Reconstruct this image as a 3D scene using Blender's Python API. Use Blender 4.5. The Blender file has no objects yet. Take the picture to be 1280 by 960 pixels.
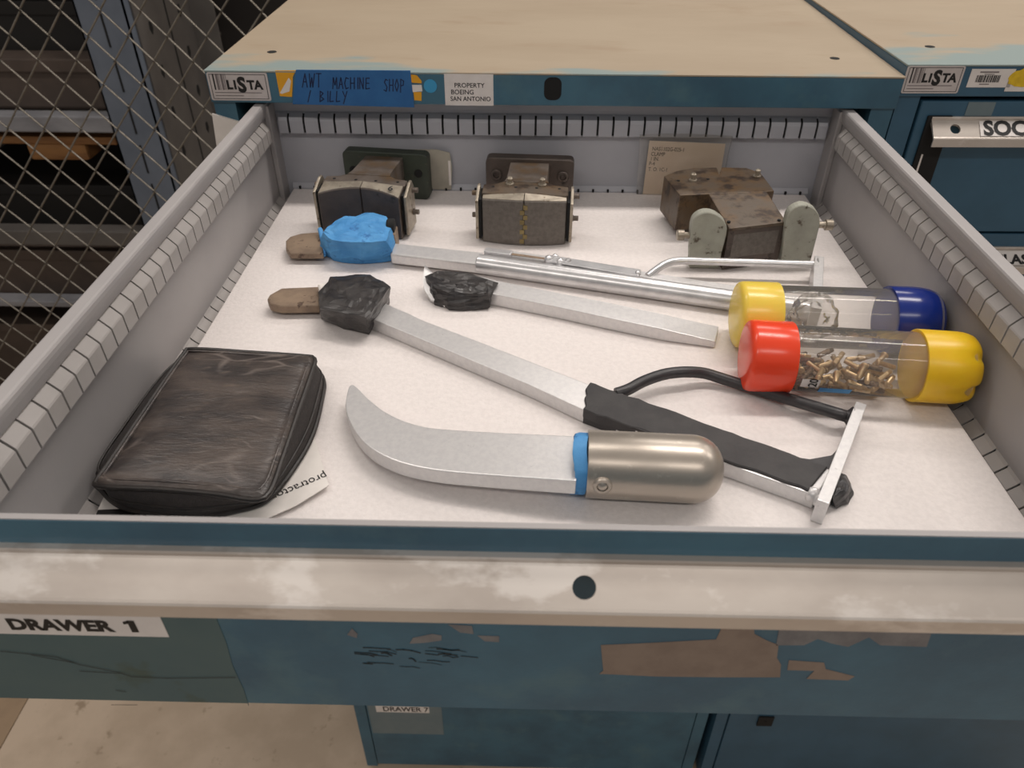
import bpy, bmesh, math, random
from mathutils import Vector, Matrix, noise
PI = math.pi
scene = bpy.context.scene
col = scene.collection

# ------------------------------------------------------------------ camera
F_PX = 952.88
CAM = Vector((-0.02571, -0.22779, 0.36280))
CR = Vector((0.9997549, 0.02192098, 0.003101))
CU = Vector((-0.01584632, 0.61071143, 0.79169467))
CF = Vector((-0.0154609, 0.79154976, -0.61090911))
cam_data = bpy.data.cameras.new('camera')
cam_data.sensor_width = 36.0
cam_data.lens = 36.0 * F_PX / 1280.0
cam_data.clip_start = 0.02
cam_data.clip_end = 50
cam_data.dof.use_dof = True
cam_data.dof.focus_distance = 0.62
cam_data.dof.aperture_fstop = 13.0
cam = bpy.data.objects.new('camera', cam_data)
cam.matrix_world = Matrix(((CR.x, CU.x, -CF.x, CAM.x), (CR.y, CU.y, -CF.y, CAM.y),
                           (CR.z, CU.z, -CF.z, CAM.z), (0, 0, 0, 1)))
col.objects.link(cam)
scene.camera = cam

# ------------------------------------------------------------------ world, lights, exposure
world = bpy.data.worlds.new('world')
scene.world = world
world.use_nodes = True
wb = world.node_tree.nodes['Background']
wb.inputs[0].default_value = (1.0, 0.93, 0.87, 1)
wb.inputs[1].default_value = 0.29
def ceiling_lamp(x, y, z, power, sx=1.5, sy=0.22):
    l = bpy.data.lights.new('ceiling_lamp', 'AREA')
    l.shape = 'RECTANGLE'; l.size = sx; l.size_y = sy
    l.energy = power; l.color = (1.0, 0.93, 0.87)
    o = bpy.data.objects.new('ceiling_lamp', l)
    o.location = (x, y, z)
    col.objects.link(o)
for x, y, p in ((-1.3, 0.9, 14), (0.75, 0.9, 31), (2.9, 0.9, 21), (-1.3, -1.7, 15), (0.75, -1.7, 15), (0.75, 2.6, 20), (2.9, 2.6, 18)):
    ceiling_lamp(x, y, 2.35, p)
vs = scene.view_settings
vs.view_transform = 'Standard'
vs.look = 'None'
vs.exposure = 0.0
vs.gamma = 1.0
vs.use_curve_mapping = False

# ------------------------------------------------------------------ helpers
def ray(u, v):
    return CF + CR * ((u - 640) / F_PX) + CU * ((480 - v) / F_PX)
def at(u, v, z=0.0):
    d = ray(u, v)
    return CAM + d * ((z - CAM.z) / d.z)
def aty(u, v, y):
    d = ray(u, v)
    return CAM + d * ((y - CAM.y) / d.y)

def srgb(r, g, b):
    f = lambda c: (c / 255 / 12.92) if c / 255 <= 0.04045 else ((c / 255 + 0.055) / 1.055) ** 2.4
    return (f(r), f(g), f(b), 1)

def mat(name, c1, c2=None, scale=20, rough=0.5, metal=0.0, bump=0.0, bscale=200, stretch=(1, 1, 1),
        lo=0.4, hi=0.62, detail=5, c3=None, scale3=60, lo3=0.6, hi3=0.66, rough2=None, sub=0.0, spec=0.5, coat=0.0):
    m = bpy.data.materials.new(name)
    m.use_nodes = True
    nt = m.node_tree; N = nt.nodes; L = nt.links
    b = N['Principled BSDF']
    b.inputs['Roughness'].default_value = rough
    b.inputs['Metallic'].default_value = metal
    b.inputs['Specular IOR Level'].default_value = spec
    b.inputs['Coat Weight'].default_value = coat
    if sub:
        b.inputs['Subsurface Weight'].default_value = sub
        b.inputs['Subsurface Radius'].default_value = (0.01, 0.006, 0.004)
        b.inputs['Subsurface Scale'].default_value = 1.0
    tc = N.new('ShaderNodeTexCoord')
    mp = N.new('ShaderNodeMapping'); mp.inputs['Scale'].default_value = stretch
    L.new(tc.outputs['Object'], mp.inputs['Vector'])
    def nz(s, det=detail):
        n = N.new('ShaderNodeTexNoise'); n.inputs['Scale'].default_value = s; n.inputs['Detail'].default_value = det
        n.inputs['Roughness'].default_value = 0.62
        L.new(mp.outputs['Vector'], n.inputs['Vector'])
        return n
    def ramp(src, a, c):
        r = N.new('ShaderNodeMapRange'); r.inputs['From Min'].default_value = a; r.inputs['From Max'].default_value = c
        L.new(src, r.inputs['Value'])
        return r.outputs['Result']
    def mix(fac, a, c):
        x = N.new('ShaderNodeMix'); x.data_type = 'RGBA'
        L.new(fac, x.inputs['Factor'])
        for sock, val in ((x.inputs[6], a), (x.inputs[7], c)):
            if isinstance(val, tuple): sock.default_value = val
            else: L.new(val, sock)
        return x.outputs[2]
    colr = c1
    if c2:
        f = ramp(nz(scale).outputs['Fac'], lo, hi)
        colr = mix(f, c1, c2)
        if rough2 is not None:
            rr = N.new('ShaderNodeMapRange'); rr.inputs['To Min'].default_value = rough; rr.inputs['To Max'].default_value = rough2
            L.new(f, rr.inputs['Value']); L.new(rr.outputs['Result'], b.inputs['Roughness'])
    if c3:
        colr = mix(ramp(nz(scale3).outputs['Fac'], lo3, hi3), colr, c3)
    if isinstance(colr, tuple): b.inputs['Base Color'].default_value = colr
    else: L.new(colr, b.inputs['Base Color'])
    if bump:
        n = nz(bscale, 3)
        bp = N.new('ShaderNodeBump'); bp.inputs['Strength'].default_value = bump; bp.inputs['Distance'].default_value = 0.0006
        L.new(n.outputs['Fac'], bp.inputs['Height']); L.new(bp.outputs['Normal'], b.inputs['Normal'])
    return m

class MB:
    """collects shapes; .build links them as one mesh object"""
    def __init__(s): s.bm = bmesh.new(); s.mi = 0
    def face(s, vs_, smooth=False):
        try: f = s.bm.faces.new(vs_)
        except ValueError: return None
        f.material_index = s.mi; f.smooth = smooth
        return f
    def v(s, p): return s.bm.verts.new(p)
    def rings(s, rings, closed=True, cap=True, smooth=True):
        R = [[s.v(p) for p in r] for r in rings]
        n = len(R[0])
        for a, b in zip(R, R[1:]):
            for i in range(n if closed else n - 1):
                j = (i + 1) % n
                s.face((a[i], a[j], b[j], b[i]), smooth)
        if cap:
            s.face(list(reversed(R[0]))); s.face(R[-1])
        return R
    def box(s, x0, x1, y0, y1, z0, z1):
        s.rings([[(x0, y0, z0), (x1, y0, z0), (x1, y1, z0), (x0, y1, z0)],
                 [(x0, y0, z1), (x1, y0, z1), (x1, y1, z1), (x0, y1, z1)]], smooth=False)
        return s
    def prism(s, pts, z0, z1):
        """vertical prism; z0/z1 numbers or functions of (x,y)"""
        fz = lambda z, x, y: z(x, y) if callable(z) else z
        s.rings([[(p[0], p[1], fz(z0, p[0], p[1])) for p in pts], [(p[0], p[1], fz(z1, p[0], p[1])) for p in pts]], smooth=False)
        return s
    def extr(s, prof, axis, a0, a1, smooth=False):
        """profile of 2D points extruded along 'x' or 'y'"""
        mk = (lambda t, p: (t, p[0], p[1])) if axis == 'x' else (lambda t, p: (p[0], t, p[1]))
        s.rings([[mk(a0, p) for p in prof], [mk(a1, p) for p in prof]], smooth=smooth)
        return s
    def tube(s, path, r, n=10, smooth=True, flat=None):
        path = [Vector(p) for p in path]
        R = []
        up = Vector((0, 0, 1))
        for i, p in enumerate(path):
            t = (path[min(i + 1, len(path) - 1)] - path[max(i - 1, 0)]).normalized()
            if abs(t.dot(up)) > 0.95: a = t.cross(Vector((0, 1, 0))).normalized()
            else: a = t.cross(up).normalized()
            b = a.cross(t).normalized()
            rr = r(i / (len(path) - 1)) if callable(r) else r
            R.append([p + (a * math.cos(2 * PI * k / n) + b * math.sin(2 * PI * k / n)) * rr for k in range(n)])
        s.rings(R, smooth=smooth)
        return s
    def lathe(s, p0, p1, prof, n=40, mod=None):
        """prof: (t along axis in metres from p0, radius)"""
        p0 = Vector(p0); d = (Vector(p1) - p0).normalized()
        a = d.cross(Vector((0, 0, 1)))
        a = a.normalized() if a.length > 1e-4 else Vector((1, 0, 0))
        b = a.cross(d).normalized()
        R = []
        for t, r in prof:
            ring = []
            for k in range(n):
                th = 2 * PI * k / n
                rr, tt = (r, t) if mod is None else mod(t, r, th)
                ring.append(p0 + d * tt + (a * math.cos(th) + b * math.sin(th)) * rr)
            R.append(ring)
        s.rings(R)
        return s
    def cyl(s, p0, p1, r, n=20, bev=0.0):
        L_ = (Vector(p1) - Vector(p0)).length
        pr = [(0, r - bev), (bev, r), (L_ - bev, r), (L_, r - bev)] if bev else [(0, r), (L_, r)]
        return s.lathe(p0, p1, pr, n)
    def quad(s, pts): s.face([s.v(p) for p in pts]); return s
    def text(s, string, size, origin, xdir, ydir, bold=0.0, width=1.0, align='LEFT', depth=0.0001, shear=0.0):
        cu = bpy.data.curves.new('lettering', 'FONT')
        cu.body = string; cu.size = 1.0; cu.align_x = align; cu.offset = bold; cu.resolution_u = 3; cu.shear = shear
        o = bpy.data.objects.new('lettering', cu); col.objects.link(o)
        dg = bpy.context.evaluated_depsgraph_get()
        me = o.evaluated_get(dg).to_mesh()
        X = Vector(xdir).normalized(); Yv = Vector(ydir).normalized(); Nn = X.cross(Yv)
        O = Vector(origin) + Nn * depth
        vv = [s.v(O + X * (q.co.x * size * width) + Yv * (q.co.y * size)) for q in me.vertices]
        for f in me.polygons: s.face([vv[i] for i in f.vertices])
        o.evaluated_get(dg).to_mesh_clear()
        bpy.data.objects.remove(o); bpy.data.curves.remove(cu)
        return s
    def stroke(s, pts, w, depth_n):
        """flat pen line through 3D points, lifted along depth_n"""
        pts = [Vector(p) + depth_n for p in pts]
        nn = depth_n.normalized()
        for a, b in zip(pts, pts[1:]):
            d = (b - a).normalized(); k = d.cross(nn) * w * 0.5; e = d * w * 0.3
            s.quad([a - e - k, a - e + k, b + e + k, b + e - k])
        return s
    def jitter(s, amp, freq, seed=0.0):
        for q in s.bm.verts:
            p = q.co * freq + Vector((seed, seed * 1.7, 0))
            q.co += Vector((noise.noise(p), noise.noise(p + Vector((9, 0, 0))), noise.noise(p + Vector((0, 9, 0))))) * amp
        return s
    def subdiv(s, cuts=1, smooth=0.0):
        bmesh.ops.subdivide_edges(s.bm, edges=s.bm.edges[:], cuts=cuts, use_grid_fill=True, smooth=smooth)
        return s
    def bevel(s, w, seg=2, ang=0.5):
        s.bm.normal_update()
        bmesh.ops.remove_doubles(s.bm, verts=s.bm.verts[:], dist=1e-6)
        bmesh.ops.recalc_face_normals(s.bm, faces=s.bm.faces[:])
        ed = [e for e in s.bm.edges if len(e.link_faces) == 2 and e.calc_face_angle(0) > ang]
        bmesh.ops.bevel(s.bm, geom=ed, offset=w, segments=seg, affect='EDGES', profile=0.6, clamp_overlap=True)
        return s
    def build(s, name, mats, parent=None, local=False, smooth=None, recalc=True):
        if recalc: bmesh.ops.recalc_face_normals(s.bm, faces=s.bm.faces[:])
        if parent is not None and not local:
            s.bm.transform(ROOT[parent.name].inverted())
        me = bpy.data.meshes.new(name)
        if smooth is not None:
            for f in s.bm.faces: f.smooth = smooth
        s.bm.normal_update()
        for e in s.bm.edges:
            if len(e.link_faces) == 2 and e.calc_face_angle(0) > 0.62: e.smooth = False
        s.bm.to_mesh(me); s.bm.free()
        for m in (mats if isinstance(mats, (list, tuple)) else [mats]): me.materials.append(m)
        o = bpy.data.objects.new(name, me); col.objects.link(o)
        if parent is not None:
            o.parent = parent
            ROOT[o.name] = ROOT[parent.name]
        else: ROOT[o.name] = Matrix()
        if smooth is True:
            try: me.shade_smooth()
            except Exception: pass
        return o
ROOT = {}
def thing(name, label, cat, loc=(0, 0, 0), rz=0.0, group=None):
    o = bpy.data.objects.new(name, None); col.objects.link(o)
    o.empty_display_size = 0.02
    o.location = loc; o.rotation_euler = (0, 0, rz)
    ROOT[o.name] = Matrix.Translation(loc) @ Matrix.Rotation(rz, 4, 'Z')
    return tag(o, label, cat, group)
def tag(o, label, cat, group=None):
    o['label'] = label; o['category'] = cat
    if group: o['group'] = group
    return o
def struct(o): o['kind'] = 'structure'; return o
def catmull(pts, sub=6):
    pts = [Vector(p) for p in pts]; out = []
    for i in range(len(pts) - 1):
        p0, p1, p2, p3 = pts[max(i - 1, 0)], pts[i], pts[i + 1], pts[min(i + 2, len(pts) - 1)]
        for k in range(sub):
            t = k / sub
            out.append(0.5 * ((2 * p1) + (p2 - p0) * t + (2 * p0 - 5 * p1 + 4 * p2 - p3) * t * t + (3 * p1 - p0 - 3 * p2 + p3) * t ** 3))
    out.append(pts[-1]); return out
def round_rect(x0, x1, z0, z1, r, n=4):
    P = []
    for cx, cz, a0 in ((x1 - r, z1 - r, 0), (x0 + r, z1 - r, PI / 2), (x0 + r, z0 + r, PI), (x1 - r, z0 + r, 1.5 * PI)):
        for k in range(n + 1):
            a = a0 + PI / 2 * k / n
            P.append((cx + r * math.cos(a), cz + r * math.sin(a)))
    return P

# ------------------------------------------------------------------ materials
M = {}
M['blue'] = mat('blue_paint', srgb(62, 104, 124), srgb(52, 88, 108), 9, 0.42, bump=0.15, bscale=350, c3=srgb(78, 112, 122), scale3=14, lo3=0.55, hi3=0.75)
M['nblue'] = mat('blue_paint_deep', srgb(54, 92, 116), srgb(48, 84, 106), 8, 0.42, bump=0.15, bscale=350)
M['grey'] = mat('drawer_grey_paint', srgb(167, 163, 162), srgb(160, 156, 156), 6, 0.45, bump=0.08, bscale=500)
M['backgrey'] = mat('drawer_back_cool_grey', srgb(176, 177, 184), srgb(168, 169, 176), 6, 0.45)  # cooler, lighter grey than the side walls
M['slotgrey'] = mat('rail_grey_paint', srgb(172, 167, 164), srgb(162, 157, 154), 14, 0.45)
M['black'] = mat('black_void', srgb(12, 12, 13), rough=0.8)
M['alu'] = mat('handle_aluminium', srgb(208, 199, 190), srgb(196, 186, 177), 26, 0.34, 0.55, stretch=(0.5, 1, 1), c3=srgb(226, 219, 212), scale3=30, lo3=0.54, hi3=0.62)
M['alubar'] = mat('bar_aluminium', srgb(220, 218, 217), srgb(212, 210, 210), 260, 0.34, 0.45, bump=0.15, bscale=400, c3=srgb(176, 173, 172), scale3=170, lo3=0.68, hi3=0.76)
M['aluround'] = mat('tube_aluminium', srgb(220, 219, 220), srgb(206, 205, 206), 60, 0.28, 0.6, bump=0.1, bscale=260)
M['nickel'] = mat('satin_nickel', srgb(186, 177, 166), srgb(176, 166, 155), 14, 0.32, 0.62, c3=srgb(196, 188, 176), scale3=130, lo3=0.63, hi3=0.7, bump=0.05, bscale=300)
M['white'] = mat('white_label', srgb(226, 220, 216), srgb(216, 210, 206), 30, 0.5)
M['plate'] = mat('grey_name_plate', srgb(202, 194, 192), srgb(192, 184, 182), 30, 0.4, 0.2)
M['ink'] = mat('black_ink', srgb(16, 15, 16), rough=0.5)
M['greyink'] = mat('grey_ink', srgb(118, 110, 110), rough=0.6)
M['bluetape'] = mat('blue_masking_tape', srgb(62, 134, 194), srgb(84, 154, 210), 45, 0.65, bump=0.5, bscale=140, c3=srgb(48, 112, 172), scale3=70)
M['bandtape'] = mat('blue_label_tape', srgb(36, 94, 150), srgb(42, 102, 158), 30, 0.5)
M['penink'] = mat('pen_ink', srgb(20, 36, 74), rough=0.6)
M['blacktape'] = mat('black_tape', srgb(40, 38, 39), srgb(62, 59, 58), 60, 0.36, bump=1.0, bscale=110)
M['blackgrip'] = mat('black_grip_wrap', srgb(60, 58, 58), srgb(50, 48, 49), 50, 0.6, bump=0.5, bscale=500)
M['rubber'] = mat('black_rubber_coat', srgb(44, 43, 45), srgb(54, 52, 54), 80, 0.42, bump=0.2, bscale=300)
M['tan'] = mat('tan_bronze_tip', srgb(150, 130, 110), srgb(128, 110, 94), 50, 0.5, 0.25, c3=srgb(90, 72, 60), scale3=120)
M['steel'] = mat('oily_steel', srgb(120, 110, 102), srgb(96, 86, 78), 34, 0.42, 0.35, c3=srgb(106, 86, 64), scale3=32, lo3=0.5, hi3=0.66, bump=0.3, bscale=260)
M['rust'] = mat('rust_stained_steel', srgb(98, 87, 76), srgb(106, 84, 60), 30, 0.45, 0.3, c3=srgb(64, 52, 44), scale3=55, lo3=0.5, hi3=0.62, bump=0.4, bscale=200)
M['darksteel'] = mat('dark_steel', srgb(78, 69, 64), srgb(92, 81, 74), 40, 0.5, 0.15, c3=srgb(54, 46, 42), scale3=60, bump=0.3, bscale=300)
M['grind'] = mat('ground_grey_steel', srgb(112, 106, 100), srgb(100, 94, 88), 220, 0.5, 0.3, bump=0.25, bscale=700)
M['brightsteel'] = mat('worn_bright_steel', srgb(176, 166, 150), srgb(150, 140, 126), 70, 0.38, 0.5, c3=srgb(110, 94, 74), scale3=110)
M['brasstooth'] = mat('yellowed_teeth', srgb(146, 130, 88), srgb(120, 104, 68), 90, 0.45, 0.4)
M['green'] = mat('dark_green_paint', srgb(58, 66, 56), srgb(50, 56, 48), 40, 0.5, c3=srgb(74, 74, 62), scale3=90)
M['palegreen'] = mat('chipped_pale_green_paint', srgb(164, 164, 152), srgb(150, 150, 138), 40, 0.55, c3=srgb(84, 74, 60), scale3=80, lo3=0.60, hi3=0.66, bump=0.3, bscale=120)
M['red'] = mat('red_plastic', srgb(236, 72, 40), rough=0.22, sub=0.2)
M['yellow'] = mat('yellow_plastic', srgb(238, 196, 30), srgb(232, 184, 28), 18, 0.34, sub=0.2)
M['paleyellow'] = mat('pale_yellow_plastic', srgb(236, 206, 84), rough=0.24, sub=0.2)
M['bluecap'] = mat('blue_plastic', srgb(22, 44, 124), rough=0.2)
M['brass'] = mat('brass', srgb(200, 172, 130), srgb(178, 148, 108), 300, 0.32, 0.5)
M['bronze'] = mat('dark_bronze', srgb(136, 112, 90), srgb(86, 70, 56), 300, 0.4, 0.6)
M['foam'] = mat('white_foam', srgb(232, 225, 222), srgb(226, 219, 216), 240, 0.85, bump=0.9, bscale=330, detail=3, spec=0.25)
M['leather'] = mat('worn_sheen_black_leather', srgb(52, 47, 46), srgb(80, 71, 66), 22, 0.36, stretch=(1, 3.0, 1), bump=1.0, bscale=130, c3=srgb(104, 92, 82), scale3=60, lo3=0.60, hi3=0.78, spec=0.55)  # lighter tones paint in the worn sheen of the leather
M['leatherdark'] = mat('black_piping', srgb(32, 28, 27), srgb(44, 39, 36), 60, 0.42, bump=0.3, bscale=300)
M['fabric'] = mat('charcoal_fabric', srgb(48, 44, 43), srgb(56, 51, 49), 300, 0.8, bump=0.8, bscale=900)
M['paper'] = mat('white_paper', srgb(232, 226, 220), srgb(224, 218, 212), 40, 0.6)
M['kraft'] = mat('kraft_card', srgb(222, 202, 180), srgb(228, 210, 190), 30, 0.7)
M['beige'] = None
M['concrete'] = mat('beige_concrete', srgb(200, 180, 158), srgb(186, 166, 144), 7, 0.6, c3=srgb(160, 140, 118), scale3=24, lo3=0.62, hi3=0.72, bump=0.2, bscale=120)
M['concrete2'] = mat('darker_concrete', srgb(158, 134, 108), srgb(144, 122, 98), 7, 0.6)  # darker, browner tone for the slab left of the joint
M['wire'] = mat('galvanised_wire', srgb(134, 127, 117), srgb(114, 108, 98), 40, 0.45, 0.45)
M['rackblue'] = mat('rack_blue_grey_paint', srgb(104, 112, 124), srgb(94, 102, 114), 8, 0.5)
M['rackgrey'] = mat('rack_grey_paint', srgb(96, 92, 88), srgb(86, 82, 79), 8, 0.55)
M['beam'] = mat('pale_beam_paint', srgb(140, 140, 144), srgb(118, 118, 122), 12, 0.5, stretch=(0.4, 1, 1))
M['wood'] = mat('pallet_wood', srgb(156, 112, 66), srgb(124, 84, 48), 10, 0.7, stretch=(0.4, 3, 3))
M['brownbox'] = mat('dim_brown_box', srgb(84, 72, 64), srgb(70, 60, 54), 6, 0.7)
M['darkbox'] = mat('dark_box', srgb(30, 29, 29), srgb(38, 35, 33), 5, 0.7)
M['redbox'] = mat('dull_red_box', srgb(150, 92, 80), rough=0.6)
M['amber'] = mat('amber_sticker', srgb(224, 160, 26), rough=0.5)
M['cyan'] = mat('cyan_sticker', srgb(58, 150, 196), rough=0.5)
M['yellowpatch'] = mat('yellow_sticker', srgb(226, 190, 34), srgb(206, 170, 30), 120, 0.6)
M['wallgrey'] = mat('dark_wall', srgb(58, 54, 52), rough=0.8)
M['bluegreytape'] = mat('faded_blue_tape', srgb(104, 120, 126), srgb(112, 126, 130), 20, 0.5)
M['greentape'] = mat('faded_green_tape', srgb(70, 94, 98), srgb(76, 98, 100), 20, 0.5, c3=srgb(66, 84, 78), scale3=12)
M['adhesive'] = mat('tan_adhesive_residue', srgb(138, 122, 110), srgb(128, 112, 101), 60, 0.65)
M['scuff'] = mat('grey_scuffed_primer', srgb(124, 122, 122), srgb(110, 108, 110), 80, 0.6)
M['chip'] = mat('dark_scratch', srgb(34, 40, 42), rough=0.7)

def beige_top(depth, xs):
    m = mat('worn_beige_top_paint', srgb(170, 155, 134), srgb(163, 147, 126), 5, 0.5, bump=0.15, bscale=120, c3=srgb(156, 136, 114), scale3=9, lo3=0.56, hi3=0.75, stretch=(0.6, 1.6, 1))
    nt = m.node_tree; N = nt.nodes; L = nt.links; b = N['Principled BSDF']
    base = b.inputs['Base Color'].links[0].from_socket
    tc = N.new('ShaderNodeTexCoord'); sep = N.new('ShaderNodeSeparateXYZ'); L.new(tc.outputs['Object'], sep.inputs[0])
    n = N.new('ShaderNodeTexNoise'); n.inputs['Scale'].default_value = 7; n.inputs['Detail'].default_value = 6
    mp = N.new('ShaderNodeMapping'); mp.inputs['Scale'].default_value = (0.9, 3.0, 1); mp.inputs['Rotation'].default_value = (0, 0, 0.6)
    L.new(tc.outputs['Object'], mp.inputs[0]); L.new(mp.outputs[0], n.inputs['Vector'])
    yr = N.new('ShaderNodeMapRange'); yr.inputs['From Min'].default_value = 0.0; yr.inputs['From Max'].default_value = depth
    yr.inputs['To Min'].default_value = 0.16; yr.inputs['To Max'].default_value = -0.22
    L.new(sep.outputs['Y'], yr.inputs['Value'])
    xr = N.new('ShaderNodeMapRange'); xr.inputs['From Min'].default_value = 0.02; xr.inputs['From Max'].default_value = 0.42
    xr.inputs['To Min'].default_value = 0.05; xr.inputs['To Max'].default_value = xs
    L.new(sep.outputs['X'], xr.inputs['Value'])
    a = N.new('ShaderNodeMath'); a.operation = 'ADD'; L.new(n.outputs['Fac'], a.inputs[0]); L.new(yr.outputs[0], a.inputs[1])
    a2 = N.new('ShaderNodeMath'); a2.operation = 'ADD'; L.new(a.outputs[0], a2.inputs[0]); L.new(xr.outputs[0], a2.inputs[1])
    f = N.new('ShaderNodeMapRange'); f.inputs['From Min'].default_value = 0.50; f.inputs['From Max'].default_value = 0.60
    L.new(a2.outputs[0], f.inputs['Value'])
    x = N.new('ShaderNodeMix'); x.data_type = 'RGBA'; L.new(f.outputs[0], x.inputs['Factor']); L.new(base, x.inputs[6]); x.inputs[7].default_value = srgb(136, 150, 148)
    L.new(x.outputs[2], b.inputs['Base Color'])
    return m
M['beige'] = beige_top(0.11, -0.16)
M['beige2'] = beige_top(0.16, 0.05)

def leather_creases(m):
    nt = m.node_tree; N = nt.nodes; L = nt.links; b = N['Principled BSDF']
    base = b.inputs['Base Color'].links[0].from_socket
    tc = N.new('ShaderNodeTexCoord')
    ns_ = N.new('ShaderNodeTexNoise'); ns_.inputs['Scale'].default_value = 22; L.new(tc.outputs['Object'], ns_.inputs['Vector'])
    ad = N.new('ShaderNodeMix'); ad.data_type = 'VECTOR'; ad.inputs['Factor'].default_value = 0.035
    L.new(tc.outputs['Object'], ad.inputs[4]); L.new(ns_.outputs['Color'], ad.inputs[5])
    mp = N.new('ShaderNodeMapping'); mp.inputs['Scale'].default_value = (9, 42, 9); mp.inputs['Rotation'].default_value = (0, 0, 0.10)
    L.new(ad.outputs[1], mp.inputs[0])
    vo = N.new('ShaderNodeTexVoronoi'); vo.feature = 'DISTANCE_TO_EDGE'; vo.inputs['Scale'].default_value = 1.6
    L.new(mp.outputs[0], vo.inputs['Vector'])
    r = N.new('ShaderNodeMapRange'); r.inputs['From Min'].default_value = 0.0; r.inputs['From Max'].default_value = 0.05
    r.inputs['To Min'].default_value = 1.0; r.inputs['To Max'].default_value = 0.0; L.new(vo.outputs['Distance'], r.inputs['Value'])
    n2 = N.new('ShaderNodeTexNoise'); n2.inputs['Scale'].default_value = 26; L.new(tc.outputs['Object'], n2.inputs['Vector'])
    r2 = N.new('ShaderNodeMapRange'); r2.inputs['From Min'].default_value = 0.50; r2.inputs['From Max'].default_value = 0.66; r2.inputs['To Max'].default_value = 0.75; L.new(n2.outputs['Fac'], r2.inputs['Value'])
    mu = N.new('ShaderNodeMath'); mu.operation = 'MULTIPLY'; L.new(r.outputs[0], mu.inputs[0]); L.new(r2.outputs[0], mu.inputs[1])
    x = N.new('ShaderNodeMix'); x.data_type = 'RGBA'; L.new(mu.outputs[0], x.inputs['Factor']); L.new(base, x.inputs[6]); x.inputs[7].default_value = srgb(122, 112, 106)
    L.new(x.outputs[2], b.inputs['Base Color'])
leather_creases(M['leather'])

def clear(name, tint, fac_diff, rough=0.06, diff=srgb(214, 208, 200), ior=1.28):
    m = bpy.data.materials.new(name); m.use_nodes = True
    nt = m.node_tree; N = nt.nodes; L = nt.links
    N.remove(N['Principled BSDF']); out = N['Material Output']
    tr = N.new('ShaderNodeBsdfTransparent'); tr.inputs[0].default_value = tint
    gl = N.new('ShaderNodeBsdfGlossy'); gl.inputs['Roughness'].default_value = rough
    df = N.new('ShaderNodeBsdfDiffuse'); df.inputs[0].default_value = diff
    fr = N.new('ShaderNodeFresnel'); fr.inputs[0].default_value = ior
    m1 = N.new('ShaderNodeMixShader'); m1.inputs[0].default_value = fac_diff
    L.new(tr.outputs[0], m1.inputs[1]); L.new(df.outputs[0], m1.inputs[2])
    m2 = N.new('ShaderNodeMixShader'); L.new(fr.outputs[0], m2.inputs[0]); L.new(m1.outputs[0], m2.inputs[1]); L.new(gl.outputs[0], m2.inputs[2])
    L.new(m2.outputs[0], out.inputs[0])
    return m
M['clear'] = clear('clear_plastic', (0.985, 0.98, 0.97, 1), 0.15)
M['film'] = clear('plastic_film', (0.985, 0.985, 0.98, 1), 0.09, 0.15)

# ================================================================== SETTING
FZ = -1.362
struct(MB().box(-1.206, 4, -2, 4, FZ - 0.1, FZ).build('floor', M['concrete']))
struct(MB().box(-5, -1.209, -2, 4, FZ - 0.1, FZ - 0.001).build('floor', M['concrete2']))
struct(MB().box(-5, 4, 4, 4.1, FZ - 0.1, 2.4).build('wall_back', M['wallgrey']))

# ================================================================== MAIN CABINET
CY = 0.584
CX0, CX1 = -0.3601, 0.357
TZ = 0.1383; BZ = 0.1055
cab = thing('tool_cabinet', 'blue steel drawer cabinet with worn beige top and its top drawer pulled open', 'cabinet', (CX0, CY, FZ))
def cab_shell(root, x0, x1, y, tz, bz, m_body, with_opening):
    d = 0.725; t = 0.0015
    b = MB()
    b.box(x0 + 0.001, x0 + 0.024, y + 0.003, y + d, FZ + 0.02, bz)       # left upright
    b.box(x1 - 0.024, x1 - 0.001, y + 0.003, y + d, FZ + 0.02, bz)
    b.box(x0 + 0.024, x1 - 0.024, y + d - 0.01, y + d, FZ + 0.02, bz)    # back
    b.box(x0 + 0.024, x1 - 0.024, y + 0.02, y + d - 0.01, FZ + 0.02, FZ + 0.03)
    b.build('body', m_body, root)
    MB().box(x0 + 0.01, x1 - 0.01, y + 0.04, y + d - 0.01, FZ, FZ + 0.02).build('plinth', M['black'], root)
    MB().box(x0, x1, y, y + d, bz, tz - 0.002).bevel(0.0012, 2).build('top_band', m_body, root)
    tp = MB().box(x0 - 0.0004, x1 + 0.0004, y - 0.0006, y + d, tz - 0.002, tz).bevel(0.0008, 2).build('top_panel', None, root)
    tp.data.materials.clear()
    # own origin at the front-left corner so that the paint wear sits along the front edge
    tp.data.transform(Matrix.Translation((0, 0, -(tz - FZ)))); tp.location = (0, 0, tz - FZ)
    tp.data.materials.append(M['beige'] if with_opening else M['beige2'])
    for hx, hy in ((0.051, 0.0713), (0.666, 0.0663)):
        MB().cyl((x0 + hx, y + hy, tz - 0.004), (x0 + hx, y + hy, tz + 0.0003), 0.0052, 20).build('bolt_hole', M['black'], root)
    return tp
top = cab_shell(cab, CX0, CX1, CY, TZ, BZ, M['blue'], True)

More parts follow.
